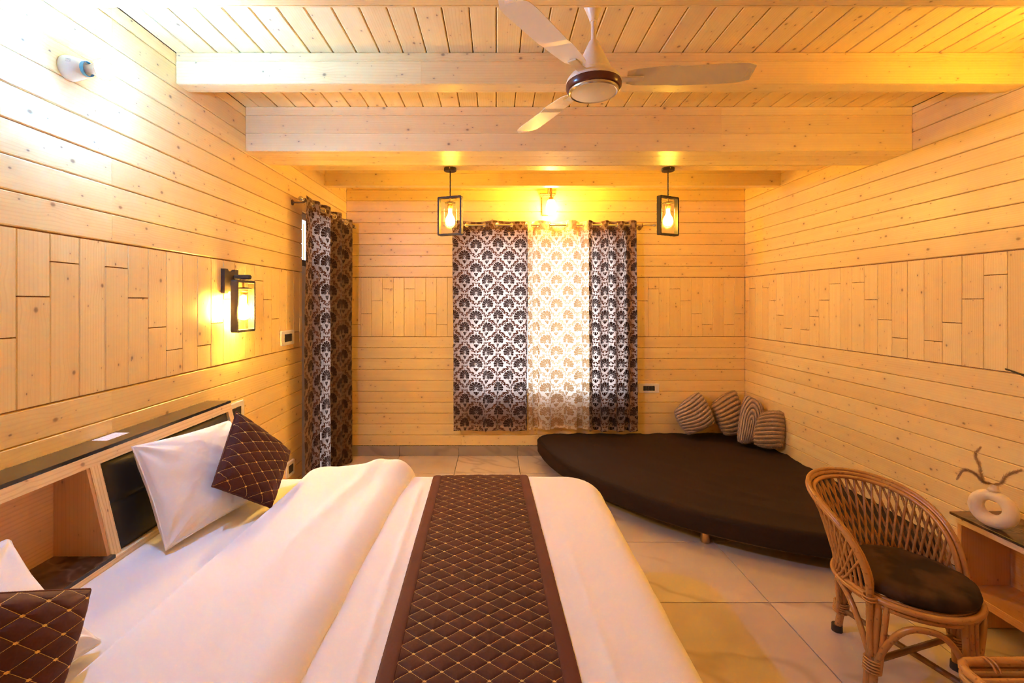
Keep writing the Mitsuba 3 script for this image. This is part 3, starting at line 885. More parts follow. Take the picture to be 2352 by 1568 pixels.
def divan_mesh(R, z0, z1, rnd, wr=0.0, inset=0.0):
    th = np.linspace(0, np.pi / 2, 150)
    re = divan_radius(th, R)
    prof = [(0, z0)] + [(0, z) for z in np.linspace(z0, z1 - rnd, 5)[1:]] + [(rnd * (1 - math.cos(a)), z1 - rnd + rnd * math.sin(a)) for a in np.linspace(0, np.pi / 2, 6)[1:]]
    rows = [divan_pt(th, re - q, z) for q, z in prof]
    for s in np.linspace(1, 0, 70)[1:]:
        rows.append(divan_pt(th, np.maximum((re - rnd) * s, 1e-4), z1))
    P = np.array(rows)
    if wr:
        x, y = P[..., 0], P[..., 1]
        rr = np.hypot(x - DC[0], y - DC[1])
        ang = np.arctan2(DC[0] - x, DC[1] - y)
        w = (meshkit.fbm(np.stack([rr * 9, ang * 3.2, 0 * rr], -1), 4, 3) - .5) * .016 + (meshkit.fbm(np.stack([x * 3, y * 3, 0 * x + 4], -1), 3, 8) - .5) * .014
        ridge = np.exp(-((rr - 1.55 - .14 * np.sin(ang * 5)) / .022) ** 2) * .010 * (ang < .9) + np.exp(-((rr - 1.82 - .10 * np.sin(ang * 4 + 1)) / .018) ** 2) * .010 * (np.abs(ang - .62) < .35)
        fade = np.clip((re[None] - rr) / .10, 0.0, 1)
        P[..., 2] += (w * wr + ridge) * (P[..., 2] > z1 - .02) * (.25 + .75 * fade)
        side = (P[..., 2] <= z1 - .02)
        k = 1 + (meshkit.fbm(np.stack([ang * 9, P[..., 2] * 14, 0 * x], -1), 3, 6) - .5) * .010
        P[..., 0] = np.where(side, DC[0] + (x - DC[0]) * k, P[..., 0])
        P[..., 1] = np.where(side, DC[1] + (y - DC[1]) * k, P[..., 1])
        P[..., 0] = np.minimum(P[..., 0], DC[0])
        P[..., 1] = np.minimum(P[..., 1], DC[1])
    n0, n1 = P.shape[:2]
    return trimesh.Trimesh(P.reshape(-1, 3), grid_faces(n0, n1), process=False)


k = thing('corner_divan', 'low quarter-round corner divan under a dark brown cover', 'divan')
put('mattress', divan_mesh(DR, .096, .224, .035, 1.9), 'brown_cover', k, smooth=True)
fr = divan_mesh(DR - .045, .072, .100, .004)
fr = trimesh.util.concatenate([fr, trimesh.Trimesh(np.array([divan_pt(t, r, .072) for r in (1e-4, DR - .05) for t in np.linspace(0, np.pi / 2, 40)]), grid_faces(2, 40), process=False)])
put('base_board', fr, 'antique_wood', k, uv=wood_uv(fr.vertices[:, 0], fr.vertices[:, 1] * .3))
for (r, t) in ((1.99, .12), (2.015, .61), (1.98, 1.05), (1.97, 1.44), (.3, .785), (1.1, .3), (1.1, 1.27)):
    x, y = divan_pt(np.array(t), r, 0.)[:2]
    put('leg', lathe([(.0001, 0), (.024, 0), (.029, .006), (.030, .030), (.027, .05), (.027, .0725), (.0001, .0725)], 24, at=(x, y, 0)), 'brass', k, smooth=40)
# == bed
# ------------------------------------------------------------------ bed with a storage headboard
BX0, BX1, BY0, BY1, BZ = -1.295, .500, .53, 2.335, .655
HY0, HY1 = .50, 2.384                     # headboard's ends
N0, N1 = 1.205, 1.550                     # the open niche in its middle
b = thing('bed', 'double bed with a pine storage headboard topped by a black glass shelf', 'bed')
put_block('base', b, 'pine_orange', bevel_box(BX0, BX1 - .03, BY0 + .02, BY1 - .02, .06, .40), 0)
for x in (BX0 + .08, BX1 - .12):
    for y in (BY0 + .1, BY1 - .1):
        put('leg', lathe([(.0001, 0), (.03, 0), (.03, .0605), (.0001, .0605)], 20, at=(x, y, 0)), 'black_metal', b, smooth=40)


def slant(z):
    """the headboard's sloping front"""
    return -1.300 - (z - .660) * (.082 / .335)


def slant_panel(y0, y1, z0, z1, front=0.0, depth=.03, r=.003):
    c = [(slant(z) + front - e, y, z) for z in (z0 + .0, z1 - .0) for y in (y0, y1) for e in (0, depth)]
    return trimesh.convex.convex_hull(np.array(c))


hb = put('headboard', slab((XL + .0005, XL + .012, HY0, HY1, .3, 1.0)), 'pine_orange', b)
sh = put('shelf_top', bevel_box(XL + .0005, -1.388, HY0 - .004, HY1 + .004, 1.018, 1.030, .0015), 'black_glass', b)
put('edge', bevel_box(-1.3882, -1.3872, HY0 - .004, HY1 + .004, 1.0165, 1.0295, .0003), 'black_edge', sh)
put_block('top_rail', b, 'ash', slant_panel(HY0, HY1, .981, 1.0175, .002, .09), 1)
put_block('bottom_rail', b, 'ash', trimesh.convex.convex_hull(np.array([(x, y, z) for x in (-1.335, -1.292) for y in (HY0, HY1) for z in (.60, .677)])), 1)
for y0, y1 in ((HY0, HY0 + .035), (N0 - .040, N0), (N1, N1 + .040), (HY1 - .035, HY1)):
    put_block('upright', b, 'ash', slant_panel(y0, y1, .665, .984, .001, .03), 2)
for y0, y1 in ((N0 + .0005, N0 + .012), (N1 - .012, N1 - .0005)):
    put_block('niche_side', b, 'pine_orange', trimesh.convex.convex_hull(np.array([(x, y, z) for y in (y0, y1) for z in (.66, 1.0) for x in (XL + .012, slant(z) - .002)])), 2)
put_block('niche_back', b, 'pine_orange', bevel_box(XL + .011, XL + .020, N0 - .03, N1 + .03, .66, 1.0, .001), 1)
put_block('end_board', b, 'ash', trimesh.convex.convex_hull(np.array([(x, y, z) for y in (HY1 - .020, HY1 - .0005) for z in (.05, 1.0) for x in (XL + .012, slant(max(z, .66)) - .028)])), 2)
ns = put('niche_shelf', bevel_box(XL + .018, -1.293, N0 - .002, N1 + .002, .675, .687, .001), 'brown_marble', b)
put('edge', bevel_box(-1.2935, -1.2915, N0 - .002, N1 + .002, .6745, .6865, .0005), 'black_metal', ns)


def leather(y0, y1, z0, z1):
    """padded panel, a cross of seams pressed in"""
    ny, nz = 90, 60
    yy, zz = np.meshgrid(np.linspace(y0, y1, ny), np.linspace(z0, z1, nz))
    sy, sz = (yy - y0) / (y1 - y0), (zz - z0) / (z1 - z0)
    h = .020 * (1 - (2 * np.abs(sy - .5)) ** 14) * (1 - (2 * np.abs(sz - .5)) ** 10)
    h -= .010 * np.exp(-np.abs(yy - (y0 + y1) / 2) / .010) + .008 * np.exp(-np.abs(zz - (z0 * .48 + z1 * .52)) / .010)
    h += .002 * (meshkit.fbm(np.stack([yy * 14, zz * 14, 0 * yy], -1), 3, 4) - .5)
    P = np.stack([slant(zz) - .012 + h, yy, zz], -1).reshape(-1, 3)
    return trimesh.Trimesh(P, grid_faces(nz, ny)[:, ::-1], process=False)


for y0, y1 in ((HY0 + .035, N0 - .040), (N1 + .040, HY1 - .035)):
    put('leather_panel', leather(y0 + .001, y1 - .001, .676, .982), 'leather_black', b, smooth=True)


# cloth over the mattress: (a, b) on the cloth -> a point of the rounded block
def drape(a, bb, h, x0, x1, y0, y1, rc, R, zt, flare=.10):
    """a, bb: cloth coordinates; h: height above the block; the block has corners of radius rc and an edge of radius R"""
    cx, cy = np.clip(a, x0 + rc, x1 - rc), np.clip(bb, y0 + rc, y1 - rc)
    dx, dy = a - cx, bb - cy
    rr = np.hypot(dx, dy)
    d = rr - rc
    nx, ny = np.where(rr > 1e-9, dx / np.maximum(rr, 1e-9), 0), np.where(rr > 1e-9, dy / np.maximum(rr, 1e-9), 0)
    dd = np.maximum(d, 0)
    q = np.minimum(dd / R, np.pi / 2)
    out = R * np.sin(q) + flare * np.maximum(dd - R * np.pi / 2, 0)
    drop = R * (1 - np.cos(q)) + np.maximum(dd - R * np.pi / 2, 0)
    base_x, base_y = np.where(d > 0, cx + nx * rc, a), np.where(d > 0, cy + ny * rc, bb)
    X = base_x + nx * (out + h * np.sin(q)) * (d > 0)
    Y = base_y + ny * (out + h * np.sin(q)) * (d > 0)
    Z = zt - drop + h * np.where(d > 0, np.cos(q), 1)
    return np.stack([X, Y, Z], -1)


def closed_cloth(A, B, top, bottom, **kw):
    """two faces of a cloth and the strip between their edges"""
    P, Q = drape(A, B, top, **kw), drape(A, B, bottom, **kw)
    n0, n1 = A.shape
    f = grid_faces(n0, n1)
    v = np.vstack([P.reshape(-1, 3), Q.reshape(-1, 3)])
    N = n0 * n1
    idx = np.arange(N).reshape(n0, n1)
    rim = np.r_[idx[0, :], idx[1:, -1], idx[-1, -2::-1], idx[-2:0:-1, 0]]
    r2 = np.roll(rim, -1)
    return trimesh.Trimesh(v, np.vstack([f, f[:, ::-1] + N, np.c_[rim, rim + N, r2], np.c_[r2, rim + N, r2 + N]]), process=False)


kw = dict(x0=BX0, x1=BX1 - .055, y0=BY0, y1=BY1 - .055, rc=.07, R=.055, zt=BZ)
# mattress under a fitted sheet
A, B = np.meshgrid(np.linspace(BX0 - .2, BX1 + .16, 150), np.linspace(BY0 - .26, BY1 + .16, 150), indexing='ij')
wr = .010 * (meshkit.fbm(np.stack([A * 3.0, B * 5.0, 0 * A], -1), 4, 2) - .5) + .006 * (meshkit.fbm(np.stack([A * 9 + B * 4, B * 7, 0 * A], -1), 3, 5) - .5)
wr = wr * np.clip((A - BX0) / .05, 0, 1)
put('mattress', closed_cloth(A, B, wr, wr * 0 - .03, **kw).slice_plane((BX0 - .0005, 0, 0), (1, 0, 0)), 'white_linen', smooth=50,
    label='mattress under a white fitted sheet, bare along the headboard', cat='mattress')

# duvet: lower layer to the foot of the bed, upper layer folded back towards the headboard
DXA, DXB = -.968, -.440
A, B = np.meshgrid(np.linspace(DXA + .01, BX1 + .36, 190), np.linspace(BY0 - .3, BY1 + .33, 210), indexing='ij')


def crease(a, b, x, slope, y0, y1, wd, hgt):
    xx = x + slope * (b - 1.5)
    return hgt * np.exp(-np.abs((a - xx) / wd) ** 1.6) * np.clip((b - y0) / .2, 0, 1) * np.clip((y1 - b) / .2, 0, 1)


def duvet_top(a, b):
    h = .013 + .010 * (meshkit.fbm(np.stack([a * 2.6, b * 1.2, 0 * a], -1), 3, 12) - .5) + .0045 * (meshkit.fbm(np.stack([a * 11, b * 4.5, 0 * a], -1), 3, 15) - .5)
    h = h + crease(a, b, -.335, -.03, .4, 2.25, .013, .010) + crease(a, b, .262, -.035, .4, 1.75, .014, .006) + crease(a, b, .31, -.09, .9, 1.4, .012, .003)
    return h


ht = duvet_top(A, B)
out = np.maximum(np.maximum(A - (BX1 - .05), B - (BY1 - .05)), 0)
ht = ht + np.clip(out / .1, 0, 1) * .010 * np.sin((A + B) * 21 + 2 * np.sin(B * 9)) * np.clip(out / .25, 0, 1)
kd = dict(kw, x1=BX1 - .085, y1=BY1 - .075, rc=.085, R=.085, zt=BZ + .004, flare=.22)
dv = thing('duvet', 'white duvet folded back on itself across the bed', 'duvet')
put('lower_layer', closed_cloth(A, B, ht, ht - .008, **kd), 'white_linen', dv, smooth=50)
A, B = np.meshgrid(np.linspace(DXA - .0, DXB, 130), np.linspace(BY0 - .3, BY1 + .18, 210), indexing='ij')
wob = .022 * (meshkit.fbm(np.stack([0 * B + 3, B * 2.3, 0 * B], -1), 3, 33) - .5)
s = (A - DXA) / (DXB - DXA)
A2 = A + wob * s + .030 * np.clip((B - 2.0) / .4, 0, 1) * s + .05 * (1 - s) * np.sin((B - 1.0) * 1.4) * .5
edge = (1 - np.abs(2 * s - 1) ** 7) ** .6
up = .036 + .012 * (meshkit.fbm(np.stack([A * 3.4 + B, B * 1.6, 0 * A], -1), 4, 22) - .5) * 2 + .016 * np.exp(-((s - .86) / .11) ** 2) + .012 * np.exp(-((s - .60 - .1 * np.sin(B * 3)) / .07) ** 2) * np.clip(B - .8, 0, 1)
up = up + .040 * np.exp(-((B - 2.27) / .12) ** 2) * (.35 + .65 * np.exp(-((s - .72) / .30) ** 2))
low = .006 + 0 * A
top = low + edge * up
put('folded_layer', closed_cloth(A2, B, .009 + top, low + .004, **kd), 'white_linen', dv, smooth=50)


# quilted runner across the foot
def quilt_h(u, v, amp=.0042):
    a, b_ = u / QU + v / QV, u / QU - v / QV
    la, lb = np.abs(a - np.round(a)) * .0436, np.abs(b_ - np.round(b_)) * .0436
    m_ = np.minimum(la, lb)
    return amp * (1 - np.exp(-m_ / .0055)) * (1 + .25 * (meshkit.noise(np.stack([u * 170, v * 25, 0 * u], -1), 4) - .5))


RX0, RX1 = -.292, .180
na, nb = 190, 900
A, B = np.meshgrid(np.linspace(RX0, RX1, na), np.linspace(BY0 + .15, BY1 + .22, nb), indexing='ij')
rn = thing('bed_runner', 'dark brown quilted bed runner with gold stitched diamonds and a plain brown border', 'bed runner')
und = duvet_top(A, B) + .012
BORD = .042
inner = (A > RX0 + BORD - .012) & (A < RX1 - BORD + .012)
for nm, x0, x1, n in (('quilted_panel', RX0 + BORD, RX1 - BORD, 190), ('border', RX0, RX0 + BORD + .001, 14), ('border', RX1 - BORD - .001, RX1, 14)):
    nb_ = 900 if nm == 'quilted_panel' else 200
    A, B = np.meshgrid(np.linspace(x0, x1, n), np.linspace(BY0 + .1, BY1 + .22, nb_), indexing='ij')
    Ash = A - .030 * (B - 1.55)
    und = duvet_top(Ash, B) + .004
    U, W = A - .006, B + .011
    if nm == 'quilted_panel':
        h = und + quilt_h(U, W)
        uv = np.c_[U.ravel(), W.ravel()]
    else:
        q = (A - x0) / (x1 - x0)
        h = und + .0048 * (1 - np.abs(2 * q - 1) ** 4) - .0005
        uv = np.c_[U.ravel() + 2000, W.ravel()]
    m = closed_cloth(Ash, B, h, und - .003, **kd)
    put(nm, m, 'quilted_brown', rn, smooth=True, uv=np.vstack([uv, uv]))


# ------------------------------------------------------------------ pillows and cushions
def cushion_grid(c00, c10, c11, c01, thick, n=110, pinch=.05, quilt=None, wr=.006, seed=0, flip=False, curl=0.0, fill=.42):
    """closed cushion between four corners (bottom left, bottom right, top right, top left), seen from its front"""
    c00, c10, c11, c01 = [np.asarray(c, float) for c in (c00, c10, c11, c01)]
    s, t = np.meshgrid(np.linspace(-1, 1, n), np.linspace(-1, 1, n), indexing='ij')
    ss, tt = s * (1 - pinch * (1 - t ** 2)), t * (1 - pinch * (1 - s ** 2))
    p, q = (ss + 1) / 2, (tt + 1) / 2
    base = (c00 * ((1 - p) * (1 - q))[..., None] + c10 * (p * (1 - q))[..., None] + c11 * (p * q)[..., None] + c01 * ((1 - p) * q)[..., None])
    nrm = unit(np.cross((c10 + c11) - (c00 + c01), (c01 + c11) - (c00 + c10)))
    th = thick / 2 * ((1 - np.abs(s) ** 2.6) * (1 - np.abs(t) ** 2.6)) ** fill
    w = wr * (meshkit.fbm(np.stack([s * 2.4, t * 2.4, 0 * s + seed], -1), 4, seed) - .5) * 2
    rad = wr * 1.2 * np.sin(10 * np.arctan2(np.abs(t) - 1.05, np.abs(s) - 1.05)) * (np.hypot(np.abs(s) - 1, np.abs(t) - 1) < .7) * (1 - np.hypot(np.abs(s) - 1, np.abs(t) - 1) / .7)
    e = np.clip((1 - np.maximum(np.abs(s), np.abs(t))) / .12, 0, 1)
    w = (w + rad) * e
    lu, lv = np.linalg.norm(c10 - c00), np.linalg.norm(c01 - c00)
    U, W = p * lu, q * lv
    k = quilt(U, W) * np.clip(e * 1.6, 0, 1) if quilt is not None else 0
    F_, B_ = base + nrm * (th + w + k)[..., None], base - nrm * (th + w)[..., None]
    f = grid_faces(n, n)
    v = np.vstack([F_.reshape(-1, 3), B_.reshape(-1, 3)])
    m = trimesh.Trimesh(v, np.vstack([f, f[:, ::-1] + n * n]), process=False)
    uv = np.c_[U.ravel(), W.ravel()]
    # sewn edge: both faces meet in a thin lip
    lip = tube(np.vstack([base[:, 0], base[-1, 1:], base[-2::-1, -1], base[0, -2:0:-1]])[::3], .0030, 6, True)
    return m, np.vstack([uv, uv]), lip


def put_pillow(name, lab, mt, corners, thick, cat, group, **kwa):
    m, uv, lip = cushion_grid(*corners, thick, **kwa)
    key = put(name, m, mt, smooth=True, uv=uv, label=lab, cat=cat, group=group)
    put('piping', lip, mt, key, smooth=True, uv=np.full((len(lip.vertices), 2), 2000.0 if mt == 'quilted_brown' else 0.5))
    return key


put_pillow('pillow', 'white pillow leaning on the far leather panel of the headboard, behind the brown cushion', 'white_linen',
           [(-1.160, 1.605, .672), (-1.045, 2.130, .668), (-1.258, 2.15, .985), (-1.335, 1.675, 1.012)], .130, 'pillow', 'white pillows', pinch=.045, wr=.010, seed=3)
put_pillow('pillow', 'white pillow at the left edge of the photo, behind the nearer brown cushion', 'white_linen',
           [(-1.10, .520, .678), (-1.005, 1.165, .676), (-1.268, 1.190, .925), (-1.335, .58, .985)], .140, 'pillow', 'white pillows', pinch=.085, wr=.012, seed=6)
put_pillow('cushion', 'dark brown quilted cushion with gold stitching leaning on the far white pillow', 'quilted_brown',
           [(-1.095, 1.760, .833), (-.948, 1.925, .676), (-.992, 2.200, .822), (-1.137, 2.000, 1.065)], .105, 'cushion', 'brown quilted cushions', pinch=.03, quilt=quilt_h, wr=.004, seed=9, n=260)
put_pillow('cushion', 'dark brown quilted cushion with gold stitching, cut off at the lower left corner', 'quilted_brown',
           [(-1.080, .690, .745), (-.925, .945, .682), (-.975, 1.098, .852), (-1.100, .785, 1.022)], .125, 'cushion', 'brown quilted cushions', pinch=-.02, quilt=quilt_h, wr=.004, seed=12, n=260)
card = put('printed_card', bevel_box(-1.497, -1.440, 1.690, 1.795, 1.0302, 1.0306, .0001), 'paper', label='small white printed card lying on the black glass shelf of the headboard', cat='card')
for i in range(5):
    put('print_line', box(-1.492 + i * .0105, -1.4895 + i * .0105, 1.700, 1.785 - .02 * (i % 2), 1.0306, 1.03066), 'ink', card)
# == fluffy
# ------------------------------------------------------------------ ribbed fur cushions leaning in the corner of the divan


def fur_cushion(lab, mt, corners, thick, ribs, mode='bands', seed=0, tilt=0.0):
    n = 150
    c00, c10, c11, c01 = [np.asarray(c, float) for c in corners]
    s, t = np.meshgrid(np.linspace(-1, 1, n), np.linspace(-1, 1, n), indexing='ij')
    p, q = (s + 1) / 2, (t + 1) / 2
    p, q = (s * np.sqrt(1 - .22 * t ** 2) + 1) / 2, (t * np.sqrt(1 - .22 * s ** 2) + 1) / 2
    base = c00 * ((1 - p) * (1 - q))[..., None] + c10 * (p * (1 - q))[..., None] + c11 * (p * q)[..., None] + c01 * ((1 - p) * q)[..., None]
    nrm = unit(np.cross((c10 + c11) - (c00 + c01), (c01 + c11) - (c00 + c10)))
    body = ((1 - np.abs(s) ** 3.2) * (1 - np.abs(t) ** 3.2)) ** .5
    if mode == 'bands':
        ph = (t + tilt * s + .06 * np.sin(2.2 * s + seed) - .10 * (s ** 2)) * ribs / 2
    else:
        ph = np.hypot(s * 1.05, np.maximum(t + .15, 0) * .9) * ribs * .5 + .5
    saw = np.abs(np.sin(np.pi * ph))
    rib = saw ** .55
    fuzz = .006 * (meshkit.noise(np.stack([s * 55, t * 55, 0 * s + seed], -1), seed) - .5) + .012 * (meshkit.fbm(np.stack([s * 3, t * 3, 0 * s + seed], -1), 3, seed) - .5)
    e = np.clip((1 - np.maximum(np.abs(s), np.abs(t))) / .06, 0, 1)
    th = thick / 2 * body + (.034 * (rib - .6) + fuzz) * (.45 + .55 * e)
    th = np.maximum(th, .004)
    # ribs also swell the outline
    out = unit(base.reshape(-1, 3) - base.reshape(-1, 3).mean(0)).reshape(base.shape)
    edge = np.maximum(np.abs(s), np.abs(t)) ** 12
    base = base + out * ((rib - .4) * .026 * edge)[..., None]
    v = np.vstack([(base + nrm * th[..., None]).reshape(-1, 3), (base - nrm * th[..., None]).reshape(-1, 3)])
    f = grid_faces(n, n)
    idx = np.arange(n * n).reshape(n, n)
    rim = np.r_[idx[0, :], idx[1:, -1], idx[-1, -2::-1], idx[-2:0:-1, 0]]
    r2 = np.roll(rim, -1)
    m = trimesh.Trimesh(v, np.vstack([f, f[:, ::-1] + n * n, np.c_[rim, rim + n * n, r2], np.c_[r2, rim + n * n, r2 + n * n]]), process=False)
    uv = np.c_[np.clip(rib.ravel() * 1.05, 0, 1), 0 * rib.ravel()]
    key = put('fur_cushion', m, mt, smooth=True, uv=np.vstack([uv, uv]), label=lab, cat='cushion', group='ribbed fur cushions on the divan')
    g = np.random.default_rng(seed + 100)
    N = 26000
    pts, fi = trimesh.sample.sample_surface(m, N, seed=seed + 5)
    nn = m.face_normals[fi]
    d_ = nn + .75 * g.normal(size=(N, 3)) + V(0, 0, -.25)
    d_ /= np.linalg.norm(d_, axis=1, keepdims=True)
    w_ = np.cross(d_, g.normal(size=(N, 3)))
    w_ /= np.linalg.norm(w_, axis=1, keepdims=True)
    ln = (.006 + .007 * g.random((N, 1)))
    fv = np.stack([pts - nn * .001 - w_ * .0009, pts - nn * .001 + w_ * .0009, pts + d_ * ln], 1).reshape(-1, 3)
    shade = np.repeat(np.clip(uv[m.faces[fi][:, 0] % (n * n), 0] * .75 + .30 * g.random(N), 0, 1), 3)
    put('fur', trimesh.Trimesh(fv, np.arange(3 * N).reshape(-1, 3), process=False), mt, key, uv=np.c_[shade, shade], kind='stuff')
    return key


fur_cushion('leftmost ribbed fur cushion, grey, tilted against the back wall on the divan', 'fur_grey', [(1.835, 4.400, 0.249), (2.129, 4.400, 0.379), (2.006, 4.520, 0.688), (1.735, 4.520, 0.468)], .200, 9, tilt=.10, seed=2)
fur_cushion('tan ribbed fur cushion between the leftmost grey cushion and the corner', 'fur_tan', [(2.188, 4.385, 0.254), (2.405, 4.385, 0.300), (2.362, 4.510, 0.711), (2.092, 4.510, 0.539)], .185, 9, tilt=.05, seed=4)
fur_cushion('grey ribbed fur cushion in the corner with arched ribs', 'fur_grey', [(2.195, 4.190, 0.251), (2.358, 4.140, 0.274), (2.492, 4.240, 0.591), (2.348, 4.340, 0.684)], .185, 9, mode='arch', seed=7)
fur_cushion('rightmost ribbed fur cushion, tan, leaning on the right wall', 'fur_tan', [(2.300, 4.100, 0.255), (2.467, 3.930, 0.275), (2.538, 3.990, 0.601), (2.409, 4.160, 0.550)], .200, 9, tilt=-.08, seed=11)
# == chair
# ------------------------------------------------------------------ rattan tub chair
CX, CY, CZ = 1.700, 1.904, .372
BETA, HALF = 99.75, 103.2
ch = thing('rattan_chair', 'rattan tub chair with a latticed rounded back and a dark velvet seat pad', 'chair')


def rim(f, k=0.0):
    """the back's rail: f from -1 (right post) to 1 (left post)"""
    a = np.radians(BETA + f * HALF)
    R = .241 + (.369 - .241) * np.cos(f * np.pi / 2) ** 2 - k
    h = CZ + .328 * np.maximum(1 - np.abs(f) ** 2.083, 1e-6) ** .446
    return np.stack([CX + R * np.cos(a), CY + R * np.sin(a), h], -1)


def seat_pt(f, r=.222, z=0.0):
    a = np.radians(BETA + f * HALF)
    return np.stack([CX + r * np.cos(a), CY + r * np.sin(a), 0 * a + CZ + z], -1)


def pole(name, pts, r, parent=ch, m='rattan', n=None, sides=9, closed=False):
    pts = np.asarray(pts, float)
    if not closed and n:
        pts = spline(pts, n)
    return put(name, tube(pts, r, sides, closed), m, parent, smooth=True)


fs = np.sin(np.linspace(-np.pi / 2, np.pi / 2, 90))
rail_pts = rim(fs)
post_r = [rim(np.array(-1.0)) - V(0, 0, .0), rim(np.array(-1.0)) - V(0, 0, .075)]
pole('back_rail', np.vstack([[rail_pts[0] - V(0, 0, .06)], rail_pts, [rail_pts[-1] - V(0, 0, .07)]]), .0125)
pole('inner_rail', np.vstack([[rim(fs * .985, .022)[0] - V(0, 0, .05)], rim(fs * .985, .022) - V(0, 0, .012), [rim(fs * .985, .022)[-1] - V(0, 0, .06)]]), .0095)
pole('upper_rail', rim(fs * .99, -.002) + np.c_[np.zeros((90, 2)), .014 * np.cos(fs * np.pi / 2) ** .5 + .002], .0085)
tt = np.linspace(0, 2 * np.pi, 72, endpoint=False)
circ = np.c_[np.cos(tt), np.sin(tt)]
pole('seat_ring', np.c_[V(CX, CY) + circ * .226, tt * 0 + CZ], .0125, closed=True)
pole('seat_ring', np.c_[V(CX, CY) + circ * .216, tt * 0 + CZ - .024], .0105, closed=True)
pole('seat_ring', np.c_[V(CX, CY) + circ * .203, tt * 0 + CZ + .004], .0085, closed=True)
pole('back_hoop', np.c_[V(CX, CY) + np.c_[np.cos(np.radians(BETA + fs * 100)), np.sin(np.radians(BETA + fs * 100))] * .243, fs * 0 + CZ - .004], .0085)
# seat weave under the pad
for i in range(9):
    y = -.17 + i * .0425
    w_ = math.sqrt(.205 ** 2 - y ** 2)
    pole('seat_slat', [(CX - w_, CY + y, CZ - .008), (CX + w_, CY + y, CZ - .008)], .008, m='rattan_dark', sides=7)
N_SP = 34
for layer, sh, off in ((0, -.045, .0), (1, .115, .010)):
    for i in range(N_SP):
        f0 = -.93 + 1.86 * i / (N_SP - 1)
        f1 = f0 * .985 + sh
        f0 = f0 - sh * .9
        if max(abs(f0) / .96, abs(f1) / .95) > 1:
            continue
        p0 = seat_pt(np.array(f0), .225 + off, .004)
        p1 = rim(np.array(f1), .012 - off) - V(0, 0, .010)
        mid = (p0 + p1) / 2 + unit(V(*(seat_pt(np.array((f0 + f1) / 2), 1.)[:2] - V(CX, CY)), 0)) * -.004
        pole('back_spindle', [p0, mid, p1], .0053, n=8, sides=7)
# seat pad
prof = [(.0001, .014), (.150, .012), (.192, .014), (.208, .024), (.212, .040), (.206, .058), (.188, .070), (.150, .077), (.08, .081), (.0001, .082)]
m = lathe(prof, 72, at=(CX + .008, CY - .010, CZ - .004)).subdivide()
v = np.array(m.vertices)
top = np.clip((v[:, 2] - CZ - .03) / .03, 0, 1)
v[:, 2] += top * (.018 * (meshkit.fbm(np.c_[v[:, :2] * 9, v[:, 2] * 0], 3, 3) - .5) + .008 * (meshkit.fbm(np.c_[v[:, :2] * 30, v[:, 2] * 0], 2, 5) - .5))
m.vertices = v
put('seat_pad', m, 'seat_velvet', ch, smooth=True)
FEET = [V(1.602, 2.150, 0), V(1.462, 1.782, 0), V(1.752, 1.672, 0), V(1.937, 1.923, 0)]
ANG = [math.atan2(q[1] - CY, q[0] - CX) for q in FEET]
tops = [V(CX + .218 * math.cos(a), CY + .218 * math.sin(a), CZ - .012) for a in ANG]
legs = []
for i, (ft, tp) in enumerate(zip(FEET, tops)):
    tang = V(-math.sin(ANG[i]), math.cos(ANG[i]), 0)
    lg = pole('leg', [ft + V(0, 0, .004), ft * .97 + tp * .03, tp], .0145, n=10)
    pole('side_rod', [ft * .72 + tp * .28 + tang * .018, ft * .4 + tp * .6 + tang * .024, tp + tang * .030], .0105, lg, n=8)
    pole('side_rod', [ft + V(0, 0, .02) - tang * .020, ft * .6 + tp * .4 - tang * .02, tp - tang * .022], .0105, lg, n=8)
    d_ = unit(tp - ft)
    put('rubber_foot', lathe([(.0001, 0), (.0225, 0), (.0215, .030), (.0001, .030)], 20, at=ft - V(0, 0, 0.0)), 'black_metal', lg, smooth=40)
    for z in np.linspace(.28, .40, 5):
        c = ft * (1 - z) + tp * z
        put('wrapping', tube(ring_pts(c - tang * .004, unit(np.cross(d_, V(0, 0, 1)) + 1e-6), unit(np.cross(d_, np.cross(d_, V(0, 0, 1)) + 1e-6)), .0275, 18), .0042, 6, True), 'rattan', lg, smooth=True)
    legs.append((ft, tp))
# arches between neighbouring legs, and the crossed stretchers
for i, j in ((0, 1), (1, 2), (2, 3), (3, 0)):
    a0, a1 = legs[i], legs[j]
    s0, s1 = a0[0] * .70 + a0[1] * .30, a1[0] * .70 + a1[1] * .30
    outw = unit((s0 + s1) / 2 - V(CX, CY, (s0 + s1)[2] / 2))
    q = [s0 * (1 - w_) + s1 * w_ + V(0, 0, (CZ - .045 - s0[2]) * (1 - abs(2 * w_ - 1) ** 2.6)) + outw * .05 * (1 - (2 * w_ - 1) ** 2) for w_ in np.linspace(0.02, .98, 15)]
    pole('arch', q, .0115, n=36)
for i, j, dz in ((0, 2, .0), (1, 3, .024)):
    p0, p1 = legs[i][0] * .68 + legs[i][1] * .32 + V(0, 0, dz), legs[j][0] * .68 + legs[j][1] * .32 + V(0, 0, dz)
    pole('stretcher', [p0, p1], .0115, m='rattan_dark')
# front posts of the back, running down past the seat ring
for f in (-1.0, 1.0):
    p = rim(np.array(f))
    ft = FEET[3] if f < 0 else FEET[1]
    pole('arm_post', [p + V(0, 0, .05), p - V(0, 0, .10), p * .5 + ft * .5 - V(0, 0, .03)], .0115, n=12)
    for z in (.006, -.006):
        put('wrapping', tube(ring_pts(p + V(0, 0, z), V(1, 0, 0), V(0, 1, 0), .021, 16), .0042, 6, True), 'rattan', ch, smooth=True)

